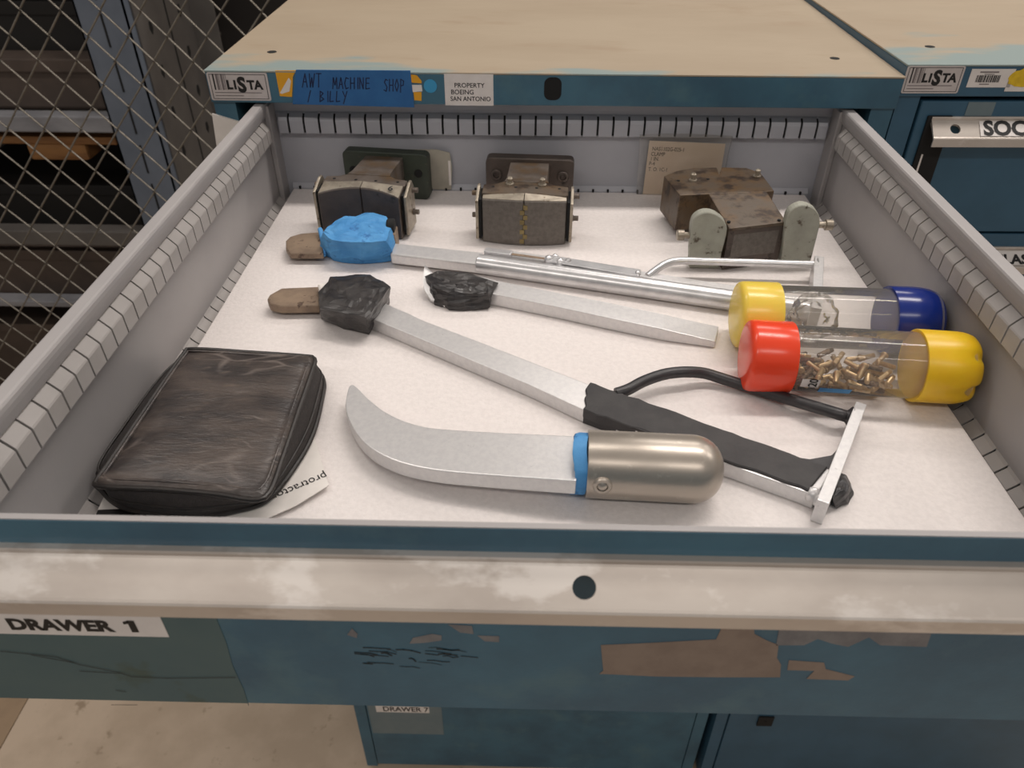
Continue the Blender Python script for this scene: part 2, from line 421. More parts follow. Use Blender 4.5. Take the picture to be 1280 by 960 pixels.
def handle_profile(y0, z0):
    return [(y0, z0), (y0 - 0.0032, z0), (y0 - 0.0036, z0 - 0.0010), (y0 - 0.0034, z0 - 0.0030), (y0 - 0.0044, z0 - 0.0036),
            (y0 - 0.0180, z0 - 0.0162), (y0 - 0.0192, z0 - 0.0168),
            (y0 - 0.0200, z0 - 0.0178), (y0 - 0.0200, z0 - 0.0262), (y0 - 0.0186, z0 - 0.0262), (y0 - 0.0186, z0 - 0.0190),
            (y0 - 0.0090, z0 - 0.0110), (y0, z0 - 0.0060)]
def make_handle(parent, x0, x1, y0, z0, hole_x, m):
    o = MB().extr(handle_profile(y0, z0), 'x', x0, x1).build('handle', m, parent)
    # keyhole cut through the sloping face
    c = Vector((hole_x, y0 - 0.0115, z0 - 0.0097))
    bpy.context.view_layer.update()
    cb = MB().cyl(c + Vector((0, -0.006, 0.006)), c - Vector((0, -0.006, 0.006)), 0.0054, 28).build('cut', m)
    md = o.modifiers.new('hole', 'BOOLEAN'); md.operation = 'DIFFERENCE'; md.object = cb; md.solver = 'EXACT'
    bpy.context.view_layer.update()
    dg = bpy.context.evaluated_depsgraph_get()
    me = bpy.data.meshes.new_from_object(o.evaluated_get(dg))
    o.modifiers.clear(); o.data = me
    bpy.data.objects.remove(cb)
    return o

# ---- lower drawers of the main cabinet
def closed_drawer(root, x0, x1, y, z0, z1, mb, mh, hx):
    d = MB().box(x0, x1, y + 0.0005, y + 0.018, z0 + 0.0015, z1 - 0.0015).bevel(0.001, 1).build('drawer', mb, root)
    make_handle(d, x0 + 0.014, x1 - 0.002, y + 0.001, z1 - 0.0165, hx, mh)
    return d
DX0, DX1 = CX0 + 0.0265, CX1 - 0.0265
zz = [-0.046, -0.196, -0.346, -0.496, -0.746, -0.980, -1.3290]
low = None
for a, b_ in zip(zz, zz[1:]):
    low = closed_drawer(cab, DX0, DX1, CY, b_, a, M['blue'], M['alu'], 0.0)
# label and faded tape on the bottom drawer
MB().box(-0.330, -0.181, CY - 0.0003, CY + 0.0006, -1.193, -1.066).build('faded_tape', M['bluegreytape'], low)
lb = MB(); lb.box(-0.3136, -0.2059, CY - 0.0007, CY - 0.0002, -1.108, -1.083)
lb.mi = 1; lb.text('DRAWER 7', 0.024, (-0.300, CY - 0.0008, -1.1035), (1, 0, 0), (0, 0, 1), 0.02, 0.78)
lb.build('drawer_label', [M['white'], M['ink']], low)

# ---- the open drawer
DRX = 0.309; DB = 0.612
pan = MB()
# side walls with folded rim (left, right)
for sgn in (-1, 1):
    pr = [(.3172, -0.030), (.3172, .0995), (.3169, .1016), (.3160, .1029), (.3148, .1033), (.3078, .1033), (.3063, .1028), (.3054, .1015),
          (.3051, .0990), (.3055, .0955), (.3066, .0910), (.3077, .0880), (.3092, .0868), (.3092, -0.030)]
    pan.extr([(sgn * a, b) for a, b in pr], 'y', 0.002, 0.640, smooth=False)
# back wall
pan.mi = 1
pan.extr([(.613, -.030), (.613, .0868), (.6140, .0880), (.6146, .0905), (.6150, .1005), (.6162, .1025), (.6200, .1025), (.6210, .1005), (.6210, -.030)], 'x', -.3092, .3092)
pan.mi = 0
pan.box(-.3092, .3092, 0.002, 0.613, -0.032, -0.0285)
drawer = pan.build('drawer', [M['grey'], M['backgrey']], cab)
# slotted divider rails: separate tabs with true gaps
def rail_segments(mb, prof, axis, sgn, start, end, phase, gap=0.0016, off=0.0):
    t = start
    cuts = [c for c in [phase + 0.017 * k for k in range(-60, 60)] if start + 0.003 < c < end - 0.003]
    edges = [start] + cuts + [end]
    for i in range(len(edges) - 1):
        a = edges[i] + (gap / 2 if i else 0); b = edges[i + 1] - (gap / 2 if i < len(edges) - 2 else 0)
        mb.extr([(sgn * p[0] + off, p[1]) for p in prof], axis, a, b)
up = [(.3092, .0872), (.3078, .0868), (.3068, .0858), (.3022, .0806), (.3016, .0794), (.3014, .0660), (.3022, .0650), (.3092, .0646)]
lo_ = [(.3092, -.0012), (.3078, -.0032), (.3022, -.0084), (.3016, -.0096), (.3014, -.024), (.3092, -.024)]
for sgn, pu, pl in ((-1, 0.0049, 0.0121), (1, 0.0074, 0.0080)):
    sl = MB()
    sl.extr([(sgn * (p[0] + 0.0016), p[1] - 0.0006) for p in up[1:6]] + [(sgn * .3090, .0662), (sgn * .3090, .0860)], 'y', 0.012, 0.572)
    sl.extr([(sgn * .3088, -.0025), (sgn * .3078, -.0046), (sgn * .3034, -.0092), (sgn * .3032, -.023), (sgn * .3088, -.023)], 'y', 0.012, 0.590)
    sl.build('slot_shade', M['black'], drawer)  # black backing painted in behind the gaps to darken the slots
    r = MB(); rail_segments(r, up, 'y', sgn, 0.006, 0.578, pu); r.build('slotted_rail', M['slotgrey'], drawer)
    r = MB(); rail_segments(r, lo_, 'y', sgn, 0.006, 0.600, pl); r.build('slotted_rail', M['slotgrey'], drawer)
bu = [(.613, .0872), (.6118, .0868), (.6070, .0830), (.6056, .0794), (.6054, .0660), (.6062, .0650), (.613, .0646)]
MB().extr([(.6126, .0855), (.6090, .0830), (.6074, .0794), (.6072, .0662), (.6126, .0662)], 'x', -.296, .296).build('slot_shade', M['black'], drawer)  # same painted black backing for the back rail's slots
r = MB(); rail_segments(r, bu, 'x', 1, -.300, .300, -.2892, gap=0.0024); r.build('slotted_rail', M['backgrey'], drawer)
MB().extr([(.613, .0060), (.6120, .0058), (.6085, .0010), (.6085, -.02), (.613, -.02)], 'x', -.298, .298).build('slotted_rail', M['backgrey'], drawer)
bd = MB()
for k in range(35): bd.box(-.2892 + .017 * k - .0011, -.2892 + .017 * k + .0011, .6068, .6089, -.0005, .0034)
bd.build('slot_shade', M['black'], drawer)  # black blocks stand in for the dark of the lower slots
# corner posts at the back
for sgn in (-1, 1):
    MB().extr([(sgn * .3092, -.02), (sgn * .3092, .1), (sgn * .3035, .1), (sgn * .3035, -.02)], 'y', 0.590, 0.6125).bevel(0.001, 1).build('corner_post', M['grey'], drawer)
# front panel: thin pale edge, blue face
FPX0, FPX1 = -0.3336, 0.3305
fp = MB().box(FPX0, FPX1, 0.0, 0.0035, -0.0437, 0.1056).box(FPX0, FPX1, 0.0035, 0.0155, -0.0437, -0.0425)
front = fp.build('front_panel', M['blue'], drawer)
MB().box(FPX0, FPX1, 0.0004, 0.0036, 0.1056, 0.1062).build('front_edge', M['grey'], drawer)
for sgn in (-1, 1): MB().box(min(sgn*.3092, sgn*.3172), max(sgn*.3092, sgn*.3172), 0.0035, 0.01, -0.03, 0.098).build('front_bracket', M['grey'], drawer)
make_handle(drawer, FPX0, FPX1, 0.0, 0.0904, 0.0030, M['alu'])
# wide faded tape on the left of the front, the drawer label, residue and scratches
E_ = -0.0003
t = MB(); pts = [aty(u, v, 0) for u, v in ((272, 776), (283, 803), (291, 832), (305, 862), (311, 882))]
t.rings([[(p.x, E_, p.z) for p in [Vector((-0.333, 0, 0.072))] + [Vector((pts[0].x, 0, 0.072))] + pts + [Vector((pts[-1].x, 0, -0.0437)), Vector((-0.333, 0, -0.0437))]],
         [(p.x, 0.0002, p.z) for p in [Vector((-0.333, 0, 0.072))] + [Vector((pts[0].x, 0, 0.072))] + pts + [Vector((pts[-1].x, 0, -0.0437)), Vector((-0.333, 0, -0.0437))]]], smooth=False)
t.mi = 1
dn = Vector((0, -0.0005, 0))
for line in (((0, 813), (70, 820), (100, 830), (150, 840), (165, 845), (210, 847), (295, 846)), ((100, 838), (150, 841)), ((145, 862), (158, 864)), ((140, 880), (172, 880)), ((40, 818), (95, 828))):
    t.stroke([aty(u, v, E_) for u, v in line], 0.0005, dn)
t.build('faded_tape', [M['greentape'], M['chip']], drawer)
l0 = aty(212, 795, 0); l1 = aty(170, 789, 0); l2 = aty(9, 787, 0)
lb = MB(); lb.box(-0.300, l0.x, -0.0007, -0.0002, l0.z, 0.066)
lb.mi = 1
hgt = 0.0135
lb.text('DRAWER', 0.0125, (aty(15, 785, 0).x, -0.0008, aty(10, 784.5, 0).z), (1, 0, 0), (0, 0, 1), 0.05, 1.02)
o1 = Vector((aty(163, 786, 0).x, -0.0009, aty(10, 784.5, 0).z)); h1 = 0.0094
lb.quad([o1 + Vector((a_, 0, b_)) for a_, b_ in ((0.0008, -0.0005), (0.0044, -0.0005), (0.0044, h1), (0.0008, h1))])
lb.quad([o1 + Vector((a_, 0, b_)) for a_, b_ in ((-0.0016, h1 - 0.0034), (0.0010, h1 - 0.0026), (0.0014, h1), (-0.0016, h1 - 0.0012))])
lb.build('drawer_label', [M['white'], M['ink']], drawer)
def patch(name, m, parent, pix, y=0.0, lift=0.0003, up_=0):
    b = MB(); p = [aty(u, v, y) for u, v in pix]
    b.rings([[(q.x, y - lift, q.z) for q in p], [(q.x, y + 0.0002, q.z) for q in p]], smooth=False)
    return b.build(name, m, parent)
patch('adhesive_patch', M['adhesive'], drawer, [(751, 806), (800, 804), (895, 799), (902, 784), (942, 782), (943, 792), (958, 800), (973, 806), (971, 822), (976, 830), (975, 846), (900, 846), (820, 845), (757, 842), (749, 842), (754, 838)])
patch('adhesive_patch', M['adhesive'], drawer, [(986, 825), (1030, 828), (1032, 836), (1068, 845), (1060, 850), (1008, 848), (1018, 838), (984, 837)])
patch('adhesive_patch', M['scuff'], drawer, [(974, 784), (1165, 788), (1158, 808), (1100, 806), (1086, 796), (1060, 808), (1040, 804), (1022, 798), (1005, 806), (970, 806)])
patch('paint_chip', M['scuff'], drawer, [(516, 797), (540, 792), (552, 794), (552, 800), (530, 803), (512, 804)])
patch('paint_chip', M['scuff'], drawer, [(560, 780), (590, 782), (592, 792), (575, 790)])
patch('paint_chip', M['scuff'], drawer, [(597, 794), (624, 795), (624, 802), (606, 801)])
patch('paint_chip', M['scuff'], drawer, [(434, 793), (440, 785), (447, 792), (446, 797)])
s_ = MB()
random.seed(5)
for k in range(22):
    u = random.uniform(430, 580); v = 808 + random.uniform(0, 26) ; w = random.uniform(8, 34)
    s_.stroke([aty(u, v, 0), aty(u + w * .3, v + random.uniform(-0.6, 0.8), 0), aty(u + w * .65, v + random.uniform(0.4, 2.0), 0), aty(u + w, v + random.uniform(1, 4), 0)], random.uniform(0.0004, 0.0011), Vector((0, -0.0002, 0)))
s_.build('scratches', M['chip'], drawer)
# ---- plates, tape and stickers on the top band
def band_sticker(name, m, pix, parent=cab, y=CY, lift=0.0005):
    return patch(name, m, parent, pix, y, lift)
def name_plate(root, X0, X1, Z0, Z1, y, slant):
    s = MB(); W = X1 - X0; H = Z1 - Z0
    s.extr([(a, b) for a, b in round_rect(X0, X1, Z0, Z1, 0.002)], 'y', y - 0.0008, y + 0.0004)
    pl = s.build('name_plate', M['plate'], root)
    g = MB(); yy = y - 0.0009
    def rc(a, b, c, d): g.quad([(X0 + a * W, yy, Z0 + c * H), (X0 + b * W, yy, Z0 + c * H), (X0 + b * W, yy, Z0 + d * H), (X0 + a * W, yy, Z0 + d * H)])
    rc(0.09, 0.115, 0.38, 0.95)
    rc(0.04, 0.96, 0.055, 0.075); rc(0.955, 0.965, 0.06, 0.94); rc(0.035, 0.045, 0.06, 0.94); rc(0.04, 0.96, 0.925, 0.945)
    g.mi = 1
    for a, b in ((0.14, 0.18), (0.19, 0.20), (0.22, 0.26), (0.27, 0.285), (0.30, 0.31)): rc(a, b, 0.38, 0.95)
    rc(0.08, 0.86, 0.27, 0.30); rc(0.08, 0.55, 0.16, 0.19)
    g.mi = 0
    for ch, fx, sz in (('L', 0.30, 0.44), ('I', 0.415, 0.44), ('T', 0.645, 0.44), ('A', 0.76, 0.44)):
        g.text(ch, H * sz, (X0 + fx * W, yy, Z0 + 0.42 * H), (1, 0, 0), (0, 0, 1), 0.045, 1.0)
    g.text('S', H * 0.72, (X0 + 0.485 * W, yy, Z0 + 0.33 * H), (1, 0, 0), (0, 0, 1), 0.05, 0.9)
    g.build('lettering', [M['ink'], M['greyink']], pl)
    return pl
name_plate(cab, -0.3585, -0.2955, 0.1080, 0.1362, CY, 0)
band_sticker('torn_sticker', M['amber'], [(344, 88), (370, 88), (366, 96), (366, 104), (365, 121), (350, 120)])
band_sticker('torn_sticker', M['white'], [(350, 116), (361, 97), (364, 101), (362, 114), (353, 117)], lift=0.0008)
lt = MB(); q = [aty(u, v, CY) for u, v in ((370, 87), (513, 88), (518, 134), (366, 130))]
lt.rings([[(p.x, CY - 0.0008, p.z) for p in q], [(p.x, CY, p.z) for p in q]], smooth=False)
lt.mi = 1
# handwriting as pen strokes: letters in a unit box
HW = {'A': [[(0, 0), (.45, 1), (.9, 0)], [(.2, .4), (.75, .4)]], 'W': [[(0, 1), (.2, 0), (.45, .7), (.65, 0), (.95, 1)]],
      'T': [[(0, 1), (.9, 1)], [(.45, 1), (.45, 0)]], 'M': [[(0, 0), (.1, 1), (.45, .35), (.8, 1), (.9, 0)]],
      'C': [[(.8, .9), (.3, 1), (0, .5), (.3, 0), (.8, .1)]], 'H': [[(0, 1), (0, 0)], [(.8, 1), (.8, 0)], [(0, .5), (.8, .5)]],
      'I': [[(.3, 1), (.3, 0)]], 'N': [[(0, 0), (0, 1), (.75, 0), (.75, 1)]], 'E': [[(.8, .95), (.1, .95), (.05, 0), (.85, .05)], [(.1, .5), (.7, .5)]],
      'S': [[(.8, .9), (.4, 1), (.1, .75), (.7, .35), (.5, 0), (0, .1)]], 'O': [[(.4, 1), (0, .5), (.4, 0), (.8, .5), (.4, 1)]],
      'P': [[(0, -.1), (.05, 1), (.7, .85), (.6, .5), (.05, .45)]], 'B': [[(0, 0), (.05, 1), (.6, .8), (.1, .5), (.75, .25), (0, 0)]],
      'L': [[(.1, 1), (0, 0), (.7, .05)]], 'Y': [[(0, 1), (.4, .5)], [(.85, 1), (.15, -.2)]], '/': [[(.5, 1), (0, -.1)]]}
def handwrite(mb, word, u0, v0, du, hv):
    u = u0
    for ch in word:
        if ch != ' ':
            for ln in HW[ch]:
                mb.stroke([aty(u + a * du * 0.8, v0 - b * hv, CY - 0.0008) for a, b in ln], 0.0011, Vector((0, -0.0002, 0)))
            u += du * (0.55 if ch in 'I/' else 1)
        else: u += du * 0.8
handwrite(lt, 'AWT', 378, 109, 8.6, 17)
handwrite(lt, 'MACHINE', 416, 111, 7.4, 14)
handwrite(lt, 'SHOP', 480, 114, 6.9, 15)
handwrite(lt, '/', 385, 126, 8, 13)
handwrite(lt, 'BILLY', 400, 127, 8, 13)
lt.build('handwritten_tape', [M['bandtape'], M['penink']], cab)
band_sticker('torn_sticker', M['amber'], [(513, 93), (521, 94), (527, 101), (527, 104), (513, 103)])
ws = band_sticker('torn_sticker', M['white'], [(515, 106), (527, 106), (528, 114), (516, 115)])
band_sticker('torn_sticker', M['amber'], [(517, 115), (527, 115), (527, 126), (518, 125)])
c = aty(538, 107.5, CY)
MB().cyl((c.x, CY, c.z), (c.x, CY - 0.0006, c.z), 0.0068, 24).build('round_sticker', M['cyan'], cab)
q0 = aty(555, 92, CY); q1 = aty(617, 132, CY)
st = MB().box(q0.x, q1.x, CY - 0.0006, CY + 0.0002, q1.z, q0.z)
st.mi = 1
for i, (w, dx) in enumerate((('PROPERTY', 0.0100), ('BOEING', 0.0082), ('SAN ANTONIO', 0.0072))):
    st.text(w, 0.0066, (q0.x + dx * (0.75 if i else 1), CY - 0.0007, q0.z - 0.0135 - i * 0.0068), (1, 0, 0), (0, 0, 1), 0.012, 1.0 if i < 2 else 0.93)
st.build('property_sticker', [M['white'], M['ink']], cab)
c = aty(691, 111, CY)
MB().extr([(a, b) for a, b in round_rect(c.x - 0.0090, c.x + 0.0090, c.z - 0.0115, c.z + 0.0115, 0.0068, 6)], 'y', CY - 0.0004, CY + 0.004).build('lock_hole', M['black'], cab)
# white paper scrap on the left frame post
sc = MB(); q = [aty(u, v, CY + 0.001) for u, v in ((265, 142), (302, 153), (290, 170), (272, 190))]
sc.rings([[(p.x, CY + 0.0005, p.z) for p in q], [(p.x, CY + 0.003, p.z) for p in q]], smooth=False)
sc.build('paper_scrap', M['paper'], cab)

# ================================================================== NEIGHBOUR CABINET
NX0 = 0.3590; NX1 = NX0 + 0.717; NY = CY + 0.004; NT = TZ + 0.0095; NB = BZ + 0.0105
nb = thing('tool_cabinet', 'deep blue steel drawer cabinet with closed drawers and lettered aluminium handles', 'cabinet', (NX0, NY, FZ))
cab_shell(nb, NX0, NX1, NY, NT, NB, M['nblue'], False)
nz = [0.1125, -0.0375, -0.1875, -0.3375, -0.5375, -0.7375, -0.9375, -1.3290]
nd = []
for a, b_ in zip(nz, nz[1:]):
    nd.append(closed_drawer(nb, NX0 + 0.0265, NX1 - 0.0265, NY, b_, a, M['nblue'], M['alu'], NX0 + 0.064))
name_plate(nb, NX0 + 0.0005, NX0 + 0.0585, 0.1195, 0.1465, NY, 1)
ns = MB(); X0 = NX0 + 0.0655; X1 = X0 + 0.044
ns.box(X0, X1, NY - 0.0006, NY + 0.0002, 0.1255, 0.1435)
ns.mi = 1
random.seed(3); x = X0 + 0.007
while x < X0 + 0.031:
    w = random.choice((0.0005, 0.0009, 0.0014))
    ns.quad([(x, NY - 0.0007, 0.1305), (x + w, NY - 0.0007, 0.1305), (x + w, NY - 0.0007, 0.1375), (x, NY - 0.0007, 0.1375)])
    x += w + random.choice((0.0004, 0.0007))
ns.mi = 2
for a, b, z_, h_ in ((0.009, 0.028, 0.1398, 0.0014), (0.014, 0.024, 0.1380, 0.0008), (0.012, 0.022, 0.1282, 0.0010)):
    ns.quad([(X0 + a, NY - 0.0007, z_), (X0 + b, NY - 0.0007, z_), (X0 + b, NY - 0.0007, z_ + h_), (X0 + a, NY - 0.0007, z_ + h_)])
ns.build('barcode_label', [M['white'], M['ink'], M['greyink']], nb)
MB().box(X1 - 0.004, X1 + 0.03, NY - 0.0006, NY, 0.1215, 0.1345).build('torn_sticker', M['white'], nb)
yp = MB(); random.seed(8); cc = (X1 + 0.010, 0.1345); pp = []
for k in range(22):
    a = 2 * PI * k / 22; rr = random.uniform(0.86, 1.05)
    pp.append((cc[0] + 0.0155 * rr * math.cos(a), cc[1] + 0.0095 * rr * math.sin(a)))
yp.extr(pp, 'y', NY - 0.0010, NY - 0.0004); yp.build('torn_sticker', M['yellowpatch'], nb)
# black strip beside the drawer fronts with a pale scratch
bs = MB().box(NX0 + 0.036, NX0 + 0.062, NY - 0.0022, NY + 0.0004, -0.0330, 0.0970); bs.bevel(0.0015, 2)
bs.mi = 1; bs.quad([(NX0 + 0.0415, NY - 0.0024, 0.034), (NX0 + 0.0435, NY - 0.0024, 0.034), (NX0 + 0.0435, NY - 0.0024, 0.056), (NX0 + 0.0415, NY - 0.0024, 0.056)])
bs.build('black_strip', [M['black'], M['white']], nb)
MB().box(NX0 + 0.074, NX0 + 0.102, NY - 0.0002, NY + 0.001, 0.0965, 0.1105).build('grey_tape', M['bluegreytape'], nd[0])
def slope_label(parent, x0, x1, y0, z0, text, size, w, tx):
    """white strip lying on the sloping handle face"""
    a = Vector((0, y0 - 0.0044, z0 - 0.0036)); b = Vector((0, y0 - 0.0180, z0 - 0.0162))
    upv = (a - b).normalized(); n = Vector((1, 0, 0)).cross(upv)
    a = a + n * 0.0007 - upv * 0.0008; b = b + n * 0.0007 + upv * 0.0008
    s = MB(); s.quad([(x0, b.y, b.z), (x1, b.y, b.z), (x1, a.y, a.z), (x0, a.y, a.z)])
    s.mi = 1
    s.text(text, size, (tx, b.y + upv.y * 0.0014, b.z + upv.z * 0.0014), (1, 0, 0), upv, 0.04, w, depth=0.0003)
    return s.build('drawer_label', [M['white'], M['ink']], parent)
slope_label(nd[0], NX0 + 0.089, NX0 + 0.22, NY + 0.001, nz[0] - 0.0165, 'SOC', 0.0225, 1.0, NX0 + 0.0925)
slope_label(nd[1], NX0 + 0.100, NX0 + 0.26, NY + 0.001, nz[1] - 0.0165, 'CLAS', 0.0160, 1.1, NX0 + 0.1575)
MB().box(0.4423, 0.4720, NY - 0.003, NY + 0.001, -1.112, -1.080).box(0.455, 0.459, NY - 0.004, NY - 0.003, -1.098, -1.093).build('lock_plate', M['black'], nd[-1])

# the neighbour stands slightly out of true on the uneven floor
nb.rotation_euler = (-0.010, -0.008, 0)
nb.location = (NX0 + 0.0105, NY - 0.0150, FZ + 0.0015)

# ================================================================== FOAM
fm = MB().box(-0.2972, 0.2945, 0.006, 0.6082, -0.0280, 0.0).bevel(0.0012, 2)
tag(fm.build('foam_liner', M['foam']), 'white closed-cell foam sheet lining the bottom of the open drawer', 'foam sheet')

# ================================================================== JAW FIXTURES
def arc_front(x0, x1, bow, n=8, half=0.042):
    """plan points of the jaw front: bow>0 convex, bow<0 hollow"""
    return [(x0 + (x1 - x0) * k / n, (bow * ((x0 + (x1 - x0) * k / n) / half) ** 2 if bow > 0 else -bow * (1 - ((x0 + (x1 - x0) * k / n) / half) ** 2))) for k in range(n + 1)]
def jaw_fixture(label, loc, rz, bow, m_jaw, m_plate, teeth, bolts_on_plate):
    jb = 0.0130 if teeth else 0.0205   # back of the jaws
    R = thing('jaw_fixture', label, 'clamp', loc, rz)
    def B(mb, n, m, par=R, **k): return mb.build(n, m, par, local=True, **k)
    for s in (-1, 1):
        f = arc_front(0.0004 if s > 0 else -0.042, 0.042 if s > 0 else -0.0004, bow)
        pts = f + [(f[-1][0], jb), (f[0][0], jb)]
        j = MB().prism(pts, 0.0008, lambda x, y: 0.0455 + y * 0.20 + 0.0030 * (1 - (x / 0.042) ** 2)); j.bevel(0.0007, 1, 0.6)
        j = B(j, 'jaw', m_jaw)
        cp = [(x, y + 0.0008) for x, y in f] + [(f[-1][0], jb - 0.0003), (f[0][0], jb - 0.0003)]
        zf = lambda x, y: 0.0456 + y * 0.20 + 0.0030 * (1 - (x / 0.042) ** 2)
        B(MB().prism([(x * 0.985, y + 0.0003) for x, y in cp], lambda x, y: zf(x, y) - 0.0005, lambda x, y: zf(x, y) + 0.0003), 'jaw_top', M['brightsteel'], j)
    y = MB().prism([(-0.043, jb + 0.0002), (0.043, jb + 0.0002), (0.043, 0.034), (0.030, 0.037), (0.024, 0.042), (-0.024, 0.042), (-0.030, 0.037), (-0.043, 0.034)], 0.003, 0.0505)
    y.bevel(0.0008, 1); B(y, 'yoke', M['rust'] if teeth else M['steel'])
    nk = MB().prism([(-0.023, 0.041), (0.023, 0.041), (0.021, 0.052), (0.021, 0.1002), (-0.021, 0.1002), (-0.021, 0.052)], 0.006, lambda x, y: 0.0515 - (y - 0.041) * 0.05)
    nk.bevel(0.001, 2); B(nk, 'neck', M['steel'])
    pl = MB().extr(round_rect(-0.0480, 0.0480, 0.0005, 0.0525, 0.0055), 'y', 0.100, 0.115); pl.bevel(0.0009, 1, 0.6)
    pl = B(pl, 'back_plate', m_plate)
    for s in (-1, 1):
        if bolts_on_plate:
            b = MB().lathe((s * 0.0365, 0.1003, 0.034), (s * 0.0365, 0.09, 0.034), [(0, 0.0062), (0.0022, 0.0062), (0.003, 0.0056), (0.003, 0.0034), (0.0008, 0.0032)], 20)
            B(b, 'bolt', M['darksteel'], pl)
        else:
            B(MB().cyl((s * 0.037, 0.1006, 0.031), (s * 0.037, 0.0992, 0.031), 0.0046, 18), 'bolt_hole', M['black'], pl)
        sp = MB().extr([(0.004, 0.004), (0.036, 0.004), (0.036, 0.044), (0.030, 0.0530), (0.024, 0.0530), (0.004, 0.0455)], 'x', min(s * 0.0456, s * 0.0486), max(s * 0.0456, s * 0.0486))
        sp.bevel(0.0009, 2); sp = B(sp, 'side_plate', M['brightsteel'])
        B(MB().box(min(s * 0.0428, s * 0.0458), max(s * 0.0428, s * 0.0458), 0.006, 0.034, 0.004, 0.046), 'black_gap_fill', M['black'])  # black fill stands in for the dark gap beside the side plate
        for by, bz in ((0.029, 0.043), (0.027, 0.020)):
            x0 = s * 0.0484
            b = MB().lathe((x0, by, bz), (x0 + s * 0.01, by, bz), [(0, 0.0034), (0.0012, 0.0034), (0.0013, 0.0027), (0.0058, 0.0027), (0.0062, 0.0022)], 14)
            B(b, 'bolt', M['steel'], sp)
    if teeth:
        for s in (-1, 1):
            b = MB().lathe((s * 0.0165, 0.036, 0.0500), (s * 0.0165, 0.036, 0.06), [(0, 0.0044), (0.0018, 0.0044), (0.0022, 0.0026), (0.004, 0.0022), (0.0046, 0.0028), (0.0068, 0.0030), (0.0080, 0.0018)], 12)
            B(b, 'grease_nipple', M['brightsteel'])
        t = MB()
        for k in range(8):
            z0 = 0.003 + k * 0.0052; dx = 0.0016 if k % 2 else -0.0016
            t.box(dx - 0.0022, dx + 0.0022, -0.0005, 0.004, z0, z0 + 0.0046)
        B(t, 'tooth_strip', M['brasstooth'])
    for hx in (-0.033, -0.010, 0.011, 0.034):
        B(MB().cyl((hx, 0.0285, 0.049), (hx, 0.0285, 0.0508), 0.0016, 12), 'screw_hole', M['black'])
    if not teeth:
        k = MB(); k.mi = 0
        k.text('6', 0.011, (0.0285, 0.0075, 0.0506), (1, 0, 0), (0, 1, 0.2), 0.02, 1.0)
        B(k, 'stamped_mark', M['ink'])
    return R
jaw_fixture('hollow-faced steel jaw fixture with a dark green back plate, behind the blue-taped bar', (-0.1945, 0.4860, 0.0), -0.115, -0.009, M['darksteel'], M['green'], False, False)
jaw_fixture('bow-fronted grey steel jaw fixture with toothed centre seam and two grease nipples', (-0.0285, 0.4722, 0.0), -0.055, 0.006, M['grind'], M['darksteel'], True, True)

# third fixture, turned round
F3 = thing('jaw_fixture', 'rusty brown steel jaw fixture turned backwards with pale green ears', 'clamp', tuple(at(925, 320, 0)))
H3 = 0.0485
P3 = lambda pts, z: [tuple(at(u, v, z)[:2]) for u, v in pts]
b = MB().prism(P3([(850, 244), (882, 242.5), (953, 240), (968, 238.6), (951, 216), (933, 209.5), (902, 209), (899, 218), (896, 209), (867, 209.5), (846, 213.5), (830, 220)], H3), 0.010, H3)
b.bevel(0.001, 2); b.build('jaw_block', M['rust'], F3)
b = MB().prism(P3([(912, 285.5), (983, 278), (953, 239), (881, 241)], H3 - 0.0045), 0.0006, lambda x, y: H3 - 0.0045 + (y - 0.432) * 0.06)
b.bevel(0.0009, 2); neck3 = b.build('neck', M['rust'], F3)
n0, n1 = at(912, 285.5, H3 - 0.0045), at(983, 278, H3 - 0.0045)
dd = (n1 - n0).normalized(); nn = Vector((dd.y, -dd.x, 0))
fr = MB()
q = [n0 + dd * 0.006, n1 - dd * 0.006]
fr.rings([[q[0] + nn * 0.0004 + Vector((0, 0, -0.031)), q[1] + nn * 0.0004 + Vector((0, 0, -0.031)), q[1] + nn * 0.0004 + Vector((0, 0, -0.007)), q[0] + nn * 0.0004 + Vector((0, 0, -0.007))],
          [q[0] - nn * 0.002 + Vector((0, 0, -0.031)), q[1] - nn * 0.002 + Vector((0, 0, -0.031)), q[1] - nn * 0.002 + Vector((0, 0, -0.007)), q[0] - nn * 0.002 + Vector((0, 0, -0.007))]], smooth=False)
fr.build('worn_face', M['grind'], F3)
fb = MB(); fb.rings([[n0 + nn * 0.0003 + Vector((0, 0, -0.0432)), n1 + nn * 0.0003 + Vector((0, 0, -0.0432)), n1 + nn * 0.0003 + Vector((0, 0, -0.003)), n0 + nn * 0.0003 + Vector((0, 0, -0.003))],
                     [n0 - nn * 0.001 + Vector((0, 0, -0.0432)), n1 - nn * 0.001 + Vector((0, 0, -0.0432)), n1 - nn * 0.001 + Vector((0, 0, -0.003)), n0 - nn * 0.001 + Vector((0, 0, -0.003))]], smooth=False)
fb.build('front_face', M['darksteel'], F3)
for u, v in ((866, 226), (946, 221)):
    p = at(u, v, H3)
    MB().lathe(p - Vector((0, 0, 0.0006)), p + Vector((0, 0, 0.02)), [(0, 0.0042), (0.0022, 0.0042), (0.0026, 0.0024), (0.0044, 0.0022), (0.005, 0.0030), (0.0078, 0.0030), (0.009, 0.0016)], 12).build('grease_nipple', M['brightsteel'], F3)
for u, v in ((848, 226), (885, 224), (911, 277), (974, 275)):
    p = at(u, v, H3 - (0.003 if v > 250 else 0))
    MB().cyl(p - Vector((0, 0, 0.002)), p + Vector((0, 0, 0.0004)), 0.0017, 12).build('screw_hole', M['black'], F3)
